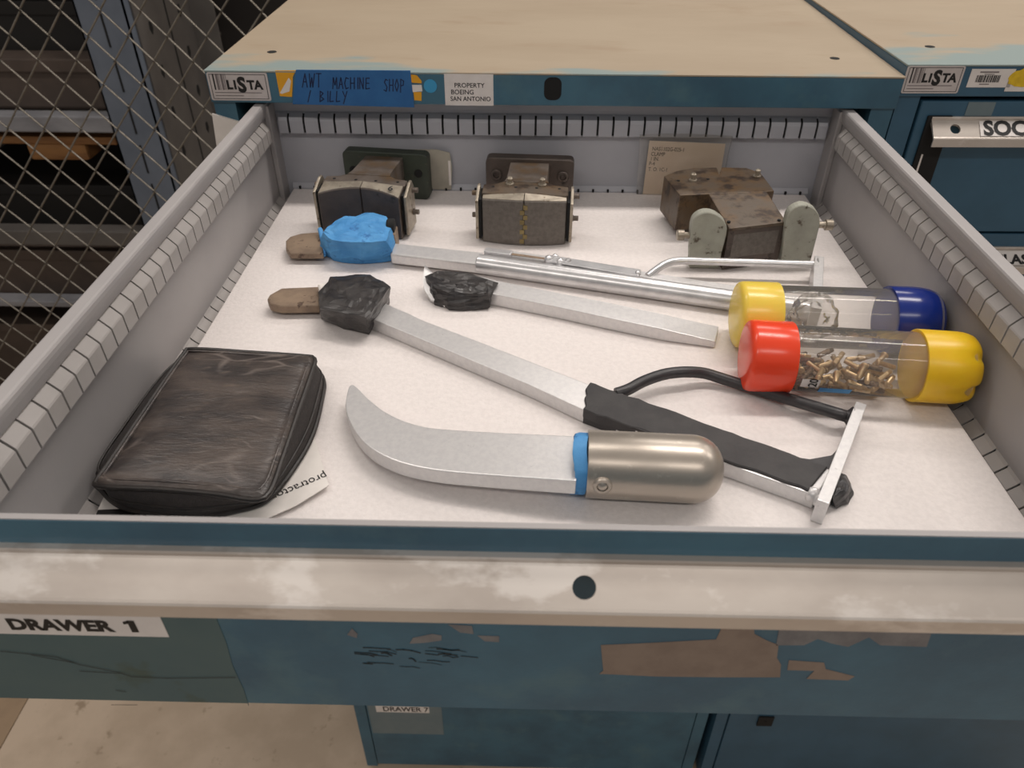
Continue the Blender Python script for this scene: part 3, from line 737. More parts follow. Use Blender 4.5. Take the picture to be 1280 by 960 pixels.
def ear(pix, y, th):
    s = MB(); q = [aty(u, v, y) for u, v in pix]
    q = catmull([Vector((p.x, 0, max(p.z, 0.0006))) for p in q], 4)
    s.rings([[(p.x, y, p.z) for p in q], [(p.x, y + th, p.z) for p in q]], smooth=False)
    s.bevel(0.0008, 1, 0.7)
    return s.build('ear', M['palegreen'], F3)
e1 = ear([(861, 338), (862, 321), (864, 283), (871, 270), (885, 265.5), (901, 272), (909, 287), (902, 318), (898, 337)], 0.430, 0.010)
e2 = ear([(975, 330), (978, 315), (982, 280), (988, 264), (1003, 256.5), (1019, 262), (1025, 277), (1019, 305), (1013, 328)], 0.436, 0.010)
for (u0, v0), (u1, v1), y, e in (((864, 294), (846, 295), 0.435, e1), ((1022, 281), (1040, 283), 0.441, e2)):
    a, c = aty(u0, v0, y), aty(u1, v1, y); c.z = a.z; L_ = (c - a).length
    MB().lathe(a, c, [(0, 0.0032), (L_ * 0.5, 0.0032), (L_ * 0.52, 0.0052), (L_ * 0.96, 0.0052), (L_, 0.0045)], 14).build('bolt', M['brightsteel'], e)

# ================================================================== BARS
def lump(base, top_, z0, z1, jit, freq, seed, sub=2, bulge=1.04):
    mb = MB()
    b = [Vector((*at(u, v, z0)[:2], z0)) for u, v in base]
    t = [Vector((*at(u, v, z1)[:2], z1)) for u, v in top_]
    cb = sum(b, Vector()) / len(b); ct = sum(t, Vector()) / len(t)
    rs = [b]
    for k in (0.3, 0.65):
        c_ = cb.lerp(ct, k); rs.append([c_ + (p.lerp(q, k) - c_) * bulge for p, q in zip(b, t)])
    rs.append(t)
    rs.append([ct + (q - ct) * 0.72 + Vector((0, 0, 0.0012)) for q in t])
    rs.append([ct + (q - ct) * 0.3 + Vector((0, 0, 0.0015)) for q in t])
    mb.rings(rs, smooth=False)
    mb.subdiv(sub)
    mb.jitter(jit, freq, seed)
    mb.jitter(jit * 0.45, freq * 3.1, seed + 5)
    for q in mb.bm.verts:
        if q.co.z < 0.0004: q.co.z = 0.0004
    return mb
def strip(a, c, w, z0, z1, bev=0.0006):
    a = Vector(a); c = Vector(c); d = (c - a); d.z = 0; d.normalize(); n = Vector((-d.y, d.x, 0)) * w / 2
    m = MB().prism([(a - n)[:2], (c - n)[:2], (c + n)[:2], (a + n)[:2]], z0, z1)
    if bev: m.bevel(bev, 2)
    return m

# ---- bar A: blue taped head, round shank, wire handle
A = thing('pry_bar', 'long aluminium bar with blue tape wrapped head and bare wire handle', 'bar', tuple(at(620, 335, 0)))
tip = [at(u, v, 0.012) for u, v in ((357, 300), (362, 295), (376, 291), (402, 289), (404, 316), (362, 316), (357, 309))]
MB().prism([p[:2] for p in tip], 0.005, lambda x, y: 0.0115).bevel(0.0018, 3).build('tip', M['tan'], A)
lump([(402, 317), (415, 326), (450, 331), (491, 327), (496, 312), (489, 296), (450, 296), (412, 300)],
     [(402, 290), (415, 300), (452, 303), (485, 300), (488, 284), (483, 271), (455, 267), (420, 274)], 0.0006, 0.030, 0.0026, 75, 1.0, 2).build('tape_head', M['bluetape'], A)
MB().tube([at(400, 286, 0.018), at(404, 300, 0.014), at(405, 320, 0.006)], 0.0022, 8).jitter(0.0012, 200, 2).build('tape_edge', M['bluetape'], A)
MB().cyl(at(484, 284, 0.026), at(494, 284, 0.026), 0.0085, 22, 0.001).build('roller', M['black'], A)
MB().box(at(488, 300, 0.01).x, at(498, 300, 0.01).x, at(490, 305, 0.01).y - 0.006, at(490, 305, 0.01).y + 0.012, 0.004, 0.024).bevel(0.001, 1).build('bracket', M['tan'], A)
fl = [at(u, v, 0.014)[:2] for u, v in ((488, 303), (604, 315.5), (602, 330), (488, 317))]
MB().prism(fl, 0.003, 0.014).bevel(0.002, 3).build('flat_shank', M['alubar'], A)
a0, a1 = at(597, 329.5, 0.0095), at(915, 375.5, 0.0095)
a2 = a0 + (a1 - a0) * 1.30
MB().cyl(a0, a2, 0.0092, 28, 0.0012).build('round_shank', M['aluround'], A)
g = (a1 - a0).normalized(); gn = Vector((-g.y, g.x, 0))
# welded side rail with slot
def rail(u0, v0, u1, v1, w, z0, z1): return strip(at(u0, v0, z1), at(u1, v1, z1), w, z0, z1, 0.0012)
rail(606, 311, 640, 315.5, 0.0085, 0.006, 0.0165).build('welded_rail', M['aluround'], A)
rail(630, 314.5, 690, 323.5, 0.0085, 0.004, 0.0145).build('welded_rail', M['alubar'], A)
rail(632, 316, 682, 323, 0.0035, 0.0140, 0.0149).build('slot', M['tan'], A)
rail(684, 322, 800, 340.5, 0.0125, 0.004, 0.0175).build('welded_rail', M['aluround'], A)
rail(690, 326, 796, 343.5, 0.003, 0.0172, 0.0186).build('weld_bead', M['aluround'], A)
for u, v, r_ in ((686, 324, 0.0042), (700, 329, 0.0046), (710, 327, 0.0036), (694, 321, 0.003), (797, 342, 0.003)):
    p = at(u, v, 0.0165); m = MB(); bmesh.ops.create_icosphere(m.bm, subdivisions=2, radius=r_, matrix=Matrix.Translation(p))
    m.jitter(0.0008, 300, u).build('weld_bead', M['aluround'], A, smooth=True)
strip(at(795, 341, 0.011), at(1018, 376, 0.011), 0.010, 0.003, 0.011).build('flat_tail', M['alubar'], A)
wire = catmull([at(810, 345, 0.010), at(822, 336, 0.014), at(833, 329.5, 0.0165), at(850, 326, 0.0175), at(880, 326.5, 0.0175), at(960, 329, 0.0175), at(1010, 330.5, 0.0175), at(1021, 331, 0.0175)], 5)
MB().tube(wire, lambda t: 0.0036 if t < 0.93 else 0.0036 + (t - 0.93) * 0.04, 12).build('wire_handle', M['aluround'], A)
strip(at(1024.5, 320, 0.022), at(1021, 385, 0.022), 0.0085, 0.002, 0.022).build('end_plate', M['alubar'], A)

# ---- bar B: black taped head, flat bar, black coated grip
Bb = thing('pry_bar', 'long flat aluminium bar with black taped head and black coated loop handle', 'bar', tuple(at(640, 470, 0)))
tip = [at(u, v, 0.011) for u, v in ((334, 375), (337, 370), (352, 361.5), (402, 359.5), (404, 383), (350, 384), (337, 381))]
MB().prism([p[:2] for p in tip], 0.004, 0.0125).bevel(0.0022, 3).build('tip', M['tan'], Bb)
lump([(401, 388), (404, 401), (430, 411), (461, 419), (475, 400), (486, 380), (458, 366), (410, 366)],
     [(398, 366), (400, 385), (432, 392), (458, 396), (472, 380), (487, 358), (462, 343), (414, 345)], 0.0006, 0.026, 0.0017, 90, 4.0, 2).build('tape_head', M['blacktape'], Bb)
lump([(400, 372), (398, 380), (410, 384), (416, 370)], [(397, 356), (400, 366), (412, 368), (414, 352)], 0.004, 0.019, 0.001, 160, 6, 1).build('cloth_wrap', M['paper'], Bb)
ZB = 0.0125
far = [(474, 375), (490, 383), (510, 391.5), (530, 401), (600, 427.5), (735, 480), (830, 513), (1000, 573), (1040, 588)]
near = [(1020, 620), (1000, 612), (870, 566), (730, 512.5), (660, 480), (560, 438), (462, 397)]
MB().prism([at(u, v, ZB)[:2] for u, v in far + near], 0.0006, ZB).bevel(0.0008, 2).build('flat_bar', M['alubar'], Bb)
# wrap on top of the grip with a torn edge
random.seed(11)
def torn(a, c, n, amp):
    o = []
    for k in range(n + 1):
        t = k / n; o.append((a[0] + (c[0] - a[0]) * t + random.uniform(-amp, amp), a[1] + (c[1] - a[1]) * t + random.uniform(-amp, amp)))
    return o
wf = torn((738, 477), (762, 486), 4, 1.2) + torn((775, 490), (1034, 583), 22, 1.0)
wn = torn((1012, 612), (745, 517), 24, 1.5) + torn((730, 512), (733, 484), 4, 2)
MB().prism([at(u, v, 0.0145)[:2] for u, v in wf + wn], 0.0060, 0.0145).bevel(0.0007, 1).build('grip_wrap', M['blackgrip'], Bb)
sd = torn((731, 511), (880, 567), 12, 0.8) + torn((872, 576), (731, 523), 12, 1.5)
q0 = [at(u, v, 0.012) for u, v in ((731, 512), (775, 529), (835, 551), (905, 577))]
dn_ = (q0[-1] - q0[0]).normalized(); pn = Vector((dn_.y, -dn_.x, 0)) * 0.0013
sw = MB(); R1 = []
for k in range(15):
    t = k / 14; p = q0[0].lerp(q0[-1], t) + pn * random.uniform(0.8, 1.4)
    zl = 0.0006 if t < 0.7 else 0.0006 + (t - 0.7) * 0.03
    R1.append([(p.x, p.y, zl), (p.x, p.y, 0.0140), (p.x - pn.x * 4, p.y - pn.y * 4, 0.0140), (p.x - pn.x * 4, p.y - pn.y * 4, zl)])
sw.rings(R1, smooth=False); sw.build('grip_wrap', M['blackgrip'], Bb)
hb = catmull([at(770, 492, 0.012), at(785, 487, 0.013), at(805, 476.5, 0.0135), at(830, 468, 0.0135), at(855, 465, 0.0135), at(880, 466.5, 0.0100), at(905, 474, 0.0075), at(960, 491, 0.0075), at(1040, 515, 0.0135), at(1055, 519.5, 0.0125), at(1063, 521.5, 0.0120)], 5)
MB().tube(hb, lambda t: 0.0044 if t < 0.92 else 0.0044 + (t - 0.92) * 0.045, 14).build('loop_handle', M['rubber'], Bb)
gs = [at(u, v, 0.0120)[:2] for u, v in ((985, 569), (1012, 573), (1040, 568), (1062, 545), (1046, 575), (1030, 610), (1010, 606))]
MB().prism(gs, 0.004, 0.0120).bevel(0.0008, 1).build('weld_gusset', M['rubber'], Bb)
ep = strip(at(1077, 503.5, 0.0195), at(1029, 627, 0.0195), 0.0074, 0.0006, 0.0195, 0.0005).build('end_plate', M['alubar'], Bb)
m = MB(); 
for u, v, r_ in ((1016, 618, 0.0055), (1026, 628, 0.005), (1012, 610, 0.004)):
    bmesh.ops.create_icosphere(m.bm, subdivisions=2, radius=r_, matrix=Matrix.Translation(at(u, v, 0.0095)))
m.jitter(0.0012, 260, 1).build('weld_bead', M['alubar'], Bb, smooth=True)
lump([(1040, 632), (1045, 637), (1060, 630), (1066, 618), (1060, 604), (1046, 612)], [(1042, 610), (1042, 622), (1055, 618), (1062, 606), (1056, 592), (1048, 590)], 0.0006, 0.012, 0.0014, 140, 3, 1).build('rubber_stub', M['rubber'], Bb)

# ---- bar C: short flat wedge with crumpled black tape
Cc = thing('pry_bar', 'short flat aluminium wedge bar with crumpled black tape on one end', 'bar', tuple(at(720, 400, 0)))
zc = lambda x, y: 0.0125 if x < 0.085 else 0.0125 - (x - 0.085) * 0.12
pts = [at(u, v, 0.0125)[:2] for u, v in ((600, 345), (622, 351), (690, 364.5), (760, 378), (830, 392))] + [at(870, 400, 0.010)[:2], at(899, 408, 0.006)[:2], at(894, 428, 0.006)[:2]] + [at(u, v, 0.0125)[:2] for u, v in ((830, 411), (760, 397), (690, 382), (612, 366.5), (596, 362))]
MB().prism(pts, 0.0006, zc).bevel(0.0007, 2).build('wedge_blade', M['alubar'], Cc)
lump([(541, 372), (545, 381), (562, 388), (588, 388), (611, 387), (613, 372), (590, 362), (560, 362)],
     [(533, 346), (540, 358), (560, 365), (590, 366), (611, 366), (622, 352), (585, 341), (548, 338)], 0.0006, 0.0165, 0.0022, 160, 8.0, 2).build('crumpled_tape', M['blacktape'], Cc)
sp = MB()
pa = [at(u, v, z) for u, v, z in ((531, 331, 0.020), (529, 345, 0.016), (530, 360, 0.010), (538, 374, 0.004))]
pb = [at(u, v, z) for u, v, z in ((540, 340, 0.019), (548, 350, 0.014), (552, 364, 0.009), (556, 382, 0.003))]
sp.rings([[p, q, q - Vector((0, 0, 0.002)), p - Vector((0, 0, 0.002))] for p, q in zip(catmull(pa, 4), catmull(pb, 4))], smooth=True)
sp.build('curled_tip', M['alubar'], Cc)

# ---- D: curved blade in a domed nickel socket
D = thing('curved_blade', 'curved aluminium blade set in a domed satin nickel socket', 'tool', tuple(at(640, 600, 0)))
ZD = lambda x: 0.016 + (x + 0.155) * 0.073
def atd(u, v):
    p = at(u, v, 0.02)
    for _ in range(4): p = at(u, v, ZD(p.x))
    return p
farD = [(441, 480.5), (447, 485), (461, 499), (478, 512.5), (495, 522), (515, 529.5), (545, 535.5), (620, 540.5), (730, 545.5)]
nearD = [(720, 601), (600, 592.5), (540, 586.5), (500, 577.5), (470, 564), (450, 547), (437, 526), (432, 508), (434, 490), (437, 482)]
fD = catmull([atd(*p) for p in farD], 3); nD = catmull([atd(*p) for p in nearD], 3)
MB().prism([p[:2] for p in fD + nD], lambda x, y: ZD(x) - 0.012, lambda x, y: ZD(x)).bevel(0.0008, 2, 0.7).build('blade', M['alubar'], D)
c0, c1 = at(733, 579.5, 0.0222), at(903, 588, 0.0222)
LD = (c1 - c0).length; rD = 0.0220
prof = [(0, 0.019), (0, rD - 0.0004), (0.0006, rD), (LD - 0.020, rD)]
for k in range(1, 10):
    a = PI / 2 * k / 9; prof.append((LD - 0.020 + 0.020 * math.sin(a), (rD - 0.006) * math.cos(a) + 0.006 * math.cos(a) ** 0.35 if k < 9 else 0.0005))
MB().lathe(c0, c1, prof, 56).build('socket', M['nickel'], D)
ax = (c1 - c0).normalized()
MB().lathe(c0 - ax * 0.0085, c1, [(0, 0.015), (0, 0.0200), (0.002, 0.0204), (0.0086, 0.0202)], 22,
           mod=lambda t, r, th: (r * (0.985 + 0.03 * math.sin(5 * th) + 0.02 * math.sin(11 * th + t * 900)), t + 0.0012 * math.sin(3 * th + 1))).build('tape_collar', M['bluetape'], D)
sb = c0 + ax * 0.0085
sdir = (Vector((0, -0.82, 0.10))).normalized()
o_ = sb + sdir * 0.0205
so = MB().lathe(o_, o_ + sdir, [(0, 0.0062), (0.0022, 0.0060), (0.0030, 0.0052), (0.0030, 0.0036), (0.0022, 0.0034), (0.0034, 0.0020), (0.0036, 0.0004)], 22).build('set_screw', M['nickel'], D)

# ================================================================== SCREW-CAP TUBES
def tube_thing(label, p0, p1, r, capL, capR, mL, mR, lenL, lenR, modR, profR):
    T = thing('storage_tube', label, 'tube', (p0.x, p0.y, 0))
    d = (p1 - p0).normalized(); L = (p1 - p0).length
    s = MB(); s.lathe(p0 + d * 0.006, p1, [(0, r), (L - 0.012, r)], 48)
    bmesh.ops.delete(s.bm, geom=[f for f in s.bm.faces if len(f.verts) > 4], context='FACES')
    s.build('clear_body', M['clear'], T, smooth=True)
    R = r + 0.0022
    MB().lathe(p0 + d * lenL, p0, [(0, r + 0.0003), (0, R - 0.0003), (0.0006, R), (lenL - 0.006, R), (lenL - 0.0042, R * 0.985), (lenL - 0.0028, R * 0.955), (lenL - 0.0018, R * 0.91), (lenL - 0.0008, R * 0.80), (lenL, R * 0.55), (lenL, 0.0004)], 48).build(capL, mL, T)
    MB().lathe(p1 - d * lenR, p1, [(0, 0.0004), (0, R - 0.0003), (0.0006, R)] + [(lenR + a, R * k) for a, k in profR], 64, mod=modR).build(capR, mR, T)
    return T, d, L
RT = 0.0250
f0, f1 = at(929, 445, 0.0285), at(1221, 461.5, 0.0285)
f1.x = min(f1.x, 0.3030); f0.y += 0.0015; f1.y += 0.0005
def notch(t, r, th):
    g_ = min(1, max(0, (t - 0.026) / 0.010))
    w = lambda c_, k: max(0, math.cos(th - c_)) ** k
    return r * (1 - g_ * (0.22 * w(-0.12, 60) + 0.13 * w(0.95, 90) + 0.05 * w(-0.8, 120) + 0.06 * w(2.2, 60))), t
TF, dF, LF = tube_thing('clear tube of brass pins with a red cap and a notched yellow cap', f0, f1, RT, 'red_cap', 'yellow_cap', M['red'], M['yellow'], 0.0345, 0.0400, notch,
                        [(-0.012, 1.0), (-0.009, 0.995), (-0.006, 0.97), (-0.003, 0.93), (-0.0012, 0.87), (0, 0.78), (0, 0.3), (0, 0.01)])
g0, g1 = at(917, 393, 0.0285), at(1180, 402, 0.0285)
g1.x = min(g1.x, 0.3060)
TB, dB, LB = tube_thing('clear tube with a pale yellow cap and a dark blue domed cap', g0, g1, RT, 'yellow_cap', 'blue_cap', M['paleyellow'], M['bluecap'], 0.0335, 0.0410, None,
                        [(-0.022, 1.0), (-0.016, 0.985), (-0.010, 0.95), (-0.005, 0.88), (-0.002, 0.76), (0, 0.55), (0, 0.01)])
# size label and blue tape under the front tube's pins
lab = MB(); pn_ = f0 + dF * 0.0475
side = Vector((dF.y, -dF.x, 0))
def on_tube(s_, th, r=RT + 0.0003):   # th: 0 = towards the camera side, PI/2 = up
    return f0 + dF * s_ + side * (r * math.cos(th)) + Vector((0, 0, r * math.sin(th)))
def tube_patch(name, m, s0, s1, t0, t1, par):
    b = MB(); b.rings([[on_tube(s0 + (s1 - s0) * k / 6, t0 + (t1 - t0) * j / 6) for j in range(7)] for k in range(7)], closed=False, cap=False)
    return b.build(name, m, par)
lp = tube_patch('size_label', M['white'], 0.0395, 0.0525, -0.35, -0.02, TF)
tx = MB(); up_ = (on_tube(0.046, -0.05) - on_tube(0.046, -0.30)).normalized()
tx.text('20', 0.0085, on_tube(0.0505, -0.30, RT + 0.0008), up_, -dF, 0.02, 1.0)
tx.build('lettering', M['ink'], lp)
tube_patch('blue_tape', M['bluetape'], 0.054, 0.077, -0.62, -0.35, TF)
# ---- brass pins: dropped one by one into the front tube
def seg_dist(p1, q1, p2, q2):
    d1, d2, r = q1 - p1, q2 - p2, p1 - p2
    a, e, f_ = d1.dot(d1), d2.dot(d2), d2.dot(r); c_ = d1.dot(r); b_ = d1.dot(d2); den = a * e - b_ * b_
    s = min(max((b_ * f_ - c_ * e) / den, 0), 1) if den > 1e-14 else 0.0
    t = (b_ * s + f_) / e
    if t < 0: t = 0; s = min(max(-c_ / a, 0), 1)
    elif t > 1: t = 1; s = min(max((b_ - c_) / a, 0), 1)
    return ((p1 + d1 * s) - (p2 + d2 * t)).length
random.seed(21)
PR = 0.0020; PL = 0.0150
def pin_mesh(headed):
    m = MB()
    if headed: pr = [(0, 0.0018), (0.0004, 0.0030), (0.0018, 0.0030), (0.0022, PR), (PL - 0.0008, PR), (PL, PR * 0.6)]
    else: pr = [(0, PR * 0.7), (0.0005, PR), (PL * 0.62, PR), (PL * 0.64, PR * 1.15), (PL * 0.72, PR * 1.15), (PL * 0.74, PR), (PL - 0.0005, PR), (PL, PR * 0.55)]
    m.lathe((0, 0, 0), (0, 0, 1), pr, 10)
    bmesh.ops.recalc_face_normals(m.bm, faces=m.bm.faces[:])
    me = bpy.data.meshes.new('brass_pin'); m.bm.to_mesh(me); m.bm.free()
    return me
pm = [pin_mesh(True), pin_mesh(False)]
pm[0].materials.append(M['brass']); pm[1].materials.append(M['bronze'])
pm2 = pm[1].copy(); pm2.materials.clear(); pm2.materials.append(M['brass']); pm.append(pm2)
placed = []
rin = RT - 0.0006 - PR * 1.5
for trial in range(4000):
    if len(placed) >= 78: break
    s0 = random.uniform(0.040, LF - 0.056); yaw = random.gauss(0, 0.75); pit = random.uniform(-0.35, 0.35)
    dv = (dF * math.cos(yaw) + side * math.sin(yaw)) * math.cos(pit) + Vector((0, 0, math.sin(pit)))
    off = random.uniform(-0.017, 0.017)
    for h in [x * 0.0012 - 0.0225 for x in range(21)]:
        c_ = f0 + dF * s0 + side * off + Vector((0, 0, h))
        a, b2 = c_ - dv * PL / 2, c_ + dv * PL / 2
        ok = True
        for p in (a, b2):
            w = p - f0; al = w.dot(dF)
            if (w - dF * al).length > rin or not 0.0370 < al < LF - 0.0470: ok = False; break
        if ok and all(seg_dist(a, b2, c2, d2) > PR * 2.15 for c2, d2 in placed):
            if h < -0.0045: placed.append((a, b2))
            break
kinds = [0, 2, 0, 1, 2]
for i, (a, b2) in enumerate(placed):
    k = kinds[i % 5]
    o = bpy.data.objects.new('brass_pin', pm[k]); col.objects.link(o)
    if random.random() < 0.5: a, b2 = b2, a
    o.location = a; o.rotation_euler = (b2 - a).to_track_quat('Z', 'Y').to_euler()
    tag(o, ['small headed brass pin loose among the pins inside the red-capped tube', 'dark bronze collared pin loose inside the red-capped tube', 'bright brass collared pin loose inside the red-capped tube'][k], 'pin',
        ['headed brass pins in the tube', 'dark bronze pins in the tube', 'bright collared pins in the tube'][k])
# ---- crumpled clear bag and small bits inside the back tube
bg = MB(); ctr = g0 + dB * 0.064
bmesh.ops.create_icosphere(bg.bm, subdivisions=4, radius=1.0)
for q in bg.bm.verts:
    n_ = noise.noise(q.co * 2.3) * 0.25 + noise.noise(q.co * 6) * 0.10
    p = q.co * (0.80 + n_ * 0.5)
    q.co = ctr + dB * (p.x * 0.023) + Vector((-dB.y, dB.x, 0)) * (p.y * 0.0245) + Vector((0, 0, p.z * 0.0245))
tag(bg.build('plastic_bag', M['film'], smooth=False), 'small crumpled clear plastic bag inside the blue-capped tube', 'bag')
mixc = [M['greyink'], M['steel']]
random.seed(4)
for i, (s_, off) in enumerate(((0.108, 0.006), (0.124, 0.009), (0.128, 0.003))):
    m = MB(); p = g0 + dB * s_ + Vector((dB.y, -dB.x, 0)) * off
    zb_ = 0.0285 - math.sqrt((RT - 0.0008) ** 2 - off * off) + 0.0016
    m.box(-0.003, 0.003, -0.0012, 0.0012, -0.001, 0.001).jitter(0.001, 300, i)
    m.bm.transform(Matrix.Translation((p.x, p.y, zb_)) @ Matrix.Rotation(i * 1.1, 4, 'Z'))
    tag(m.build('metal_chip', M['steel']), 'small grey metal chip lying in the blue-capped tube', 'chip', 'chips in the blue-capped tube')

# ================================================================== LEATHER CASE AND LEAFLET
def rquad(cs, r, n=7):
    """rounded polygon of corner points cs with fillet radius r"""
    out = []
    k = len(cs)
    for i in range(k):
        p = Vector(cs[i]); a = (Vector(cs[i - 1]) - p).normalized(); b = (Vector(cs[(i + 1) % k]) - p).normalized()
        s0, s1 = p + a * r, p + b * r
        for j in range(n + 1):
            t = j / n
            out.append(s0 * (1 - t) ** 2 + p * 2 * t * (1 - t) + s1 * t * t)
        # points along the straight to the next corner
        q = Vector(cs[(i + 1) % k]); e0 = p + b * r; e1 = q - b * r
        for j in range(1, 6): out.append(e0.lerp(e1, j / 6))
    return out
case = thing('leather_case', 'worn black leather zip case lying in the corner of the drawer', 'case', (-0.235, 0.165, 0.0))
ZT = 0.031
def outline(pix, z, n=160):
    """closed smooth outline through traced points, resampled by angle about its centre"""
    P = [at(u, v, z) for u, v in pix]; P = P + P[:3]
    C_ = catmull(P, 8)[8:-8]
    c_ = Vector((-0.236, 0.166, z)); out = []
    ang = sorted(((math.atan2(p.y - c_.y, p.x - c_.x)) % (2 * PI), (p - c_).length) for p in C_)
    for k in range(n):
        a_ = 2 * PI * k / n
        j = next((i for i, q in enumerate(ang) if q[0] >= a_), 0); q1 = ang[j]; q0 = ang[j - 1]
        w0 = (a_ - q0[0]) % (2 * PI); w1 = (q1[0] - a_) % (2 * PI)
        r_ = q0[1] if w0 + w1 < 1e-9 else (q0[1] * w1 + q1[1] * w0) / (w0 + w1)
        out.append(Vector((c_.x + r_ * math.cos(a_), c_.y + r_ * math.sin(a_), 0)))
    return out
CC = Vector((-0.236, 0.166, 0))
O_top = outline([(129, 590), (121, 600), (132, 606), (200, 609), (270, 615), (318, 622), (336, 612), (350, 575), (372, 510), (390, 458), (391, 449), (382, 446), (310, 441), (240, 437), (230, 443), (205, 478), (165, 537)], ZT)
O_bot = outline([(118, 597), (128, 613), (150, 632), (190, 643), (240, 648), (290, 640), (335, 624), (370, 582), (391, 543), (402, 500), (404, 480), (396, 466), (370, 461), (300, 459), (235, 458), (215, 466), (190, 492), (150, 547)], 0.005)
def ring_at(k, z, grow=0.0, r=0.0):
    out = [Vector((CC.x, CC.y, z)) + (b_.lerp(t_, k) - CC) * (1 + grow) for b_, t_ in zip(O_bot, O_top)]
    for p in out: p.x = max(p.x, -0.3045)
    return out
mb = MB()
rs = [ring_at(0.0, 0.0035, -0.05, 0.030), ring_at(0.0, 0.0050, 0.0, 0.030), ring_at(0.15, 0.012, 0.010), ring_at(0.55, 0.022, 0.012), ring_at(0.9, 0.0290, 0.008), ring_at(1.0, ZT, 0.0, 0.014)]
mb.rings(rs); mb.build('case_side', M['fabric'], case, smooth=True)
mt_ = MB()
tr = [ring_at(1.0, ZT - 0.001, 0.008, 0.014)]
for sh, dz in ((-0.01, 0.0008), (-0.04, 0.0018), (-0.075, 0.0012), (-0.11, 0.0018), (-0.2, 0.0030), (-0.32, 0.0036), (-0.46, 0.0040), (-0.6, 0.0042), (-0.75, 0.0043), (-0.9, 0.0044)):
    tr.append(ring_at(1.0, ZT + dz, sh, 0.014))
mt_.rings(tr)
for q in mt_.bm.verts:
    p = Vector((q.co.x * 26, q.co.y * 60, 0)); q.co.z += noise.noise(p) * 0.0012 + noise.noise(p * 0.35) * 0.0016
    # sag of the far edge
top_cover = mt_.build('cover', M['leather'], case, smooth=True)
def piping(k, z, grow, r, rad, name, m):
    b = MB(); ring = ring_at(k, z, grow, r); ring.append(ring[0])
    n = 8; R = []
    for i in range(len(ring) - 1):
        t = (ring[(i + 1) % (len(ring) - 1)] - ring[i - 1]).normalized(); a_ = Vector((-t.y, t.x, 0))
        R.append([ring[i] + (a_ * math.cos(2 * PI * j / n) + Vector((0, 0, 1)) * math.sin(2 * PI * j / n)) * rad for j in range(n)])
    R.append(R[0]); b.rings(R, cap=False)
    bmesh.ops.remove_doubles(b.bm, verts=b.bm.verts[:], dist=1e-7)
    b.build(name, m, case, smooth=True)
piping(1.0, ZT - 0.0006, 0.016, 0.015, 0.0018, 'piping', M['leatherdark'])
piping(1.0, ZT + 0.0012, -0.055, 0.014, 0.0011, 'piping', M['leather'])
piping(0.02, 0.0062, 0.010, 0.030, 0.0018, 'piping', M['leatherdark'])
piping(0.25, 0.0150, 0.013, 0.027, 0.0009, 'zip', M['leatherdark'])
# leaflet
lf = thing('leaflet', 'white printed leaflet sticking out from under the leather case', 'leaflet', (-0.23, 0.12, 0.0))
def lz(x, y): return 0.0012 + (x + 0.30) * 0.022
lo2 = [(-0.2982, 0.1220), (-0.2930, 0.0700), (-0.236, 0.0720)] + [tuple(at(u, v, 0.004)[:2]) for u, v in ((250, 657), (290, 656), (330, 649), (370, 632), (411, 607), (403, 580), (394, 550), (385, 530))] + [(-0.19, 0.20), (-0.28, 0.20)]
s = MB().prism(lo2, lambda x, y: lz(x, y) - 0.0006, lz)
sheet = s.build('sheet', M['paper'], lf)
b = MB().prism([(-0.2958, 0.1020), (-0.2925, 0.0705), (-0.2300, 0.0725), (-0.2340, 0.1060)], lz, lambda x, y: lz(x, y) + 0.0004); b.build('printed_band', M['ink'], sheet)
t = MB()
tp0, tp1 = at(406, 588, 0.006), at(333, 622, 0.003)
dirx = (tp1 - tp0); dirx.normalize(); upv = Vector((dirx.y, -dirx.x, 0)) * -1
upv = Vector((0, 0, 1)).cross(dirx)
t.text('protractor', 0.0095, tp0 + Vector((0, 0, 0.0006)), dirx, upv, 0.0, 0.92)
for q in t.bm.verts: q.co.z = lz(q.co.x, q.co.y) + 0.0003
t.build('lettering', M['ink'], sheet)

# ================================================================== TAGS AGAINST THE BACK WALL
pb_ = thing('parts_bag', 'clear plastic bag holding a typed brown parts tag, leaning on drawer back', 'bag', (0.13, 0.6, 0))
YB = 0.6030
cq = [aty(u, v, YB) for u, v in ((812, 176), (907, 180), (901, 215), (898, 246), (803, 246))]
c_ = MB(); c_.rings([[(p.x, YB, max(p.z, 0.0008)) for p in cq], [(p.x, YB + 0.0008, max(p.z, 0.0008)) for p in cq]], smooth=False)
card = c_.build('tag_card', M['kraft'], pb_)
bq = [aty(u, v, YB - 0.0012) for u, v in ((800, 169), (830, 167.5), (870, 168.5), (916, 171), (910, 195), (903, 240), (902, 250), (795, 248))]
b = MB(); b.rings([[(p.x, YB - 0.0014, max(p.z, 0.0008)) for p in bq], [(p.x, YB + 0.0016, max(p.z, 0.0008)) for p in bq]], smooth=False)
b.subdiv(2).jitter(0.0004, 90, 2).build('bag_film', M['film'], pb_)
t = MB()
for w, u, v in (('NAS1102G-025-1', 815, 188), ('CLAMP', 813.5, 194.5), ('1 IN.', 812.5, 200.5), ('P-4', 811, 206.5), ('T. O. 1C-1', 810, 213.5)):
    p = aty(u, v, YB - 0.0002)
    t.text(w, 0.0062, p, (1, 0, -0.03), (0.0, 0, 1), 0.0, 0.80)
t.build('lettering', M['ink'], card)
pk = thing('paper_packet', 'cream paper packet standing behind the green plate of a jaw fixture', 'packet', (-0.15, 0.6, 0))
q = [aty(u, v, 0.6070) for u, v in ((445, 190), (480, 187), (545, 187), (562, 191), (565, 210), (564, 237), (470, 235))]
b = MB(); b.rings([[(p.x, 0.6070, max(p.z, 0.0008)) for p in q], [(p.x, 0.6080, max(p.z, 0.0008)) for p in q]], smooth=False)
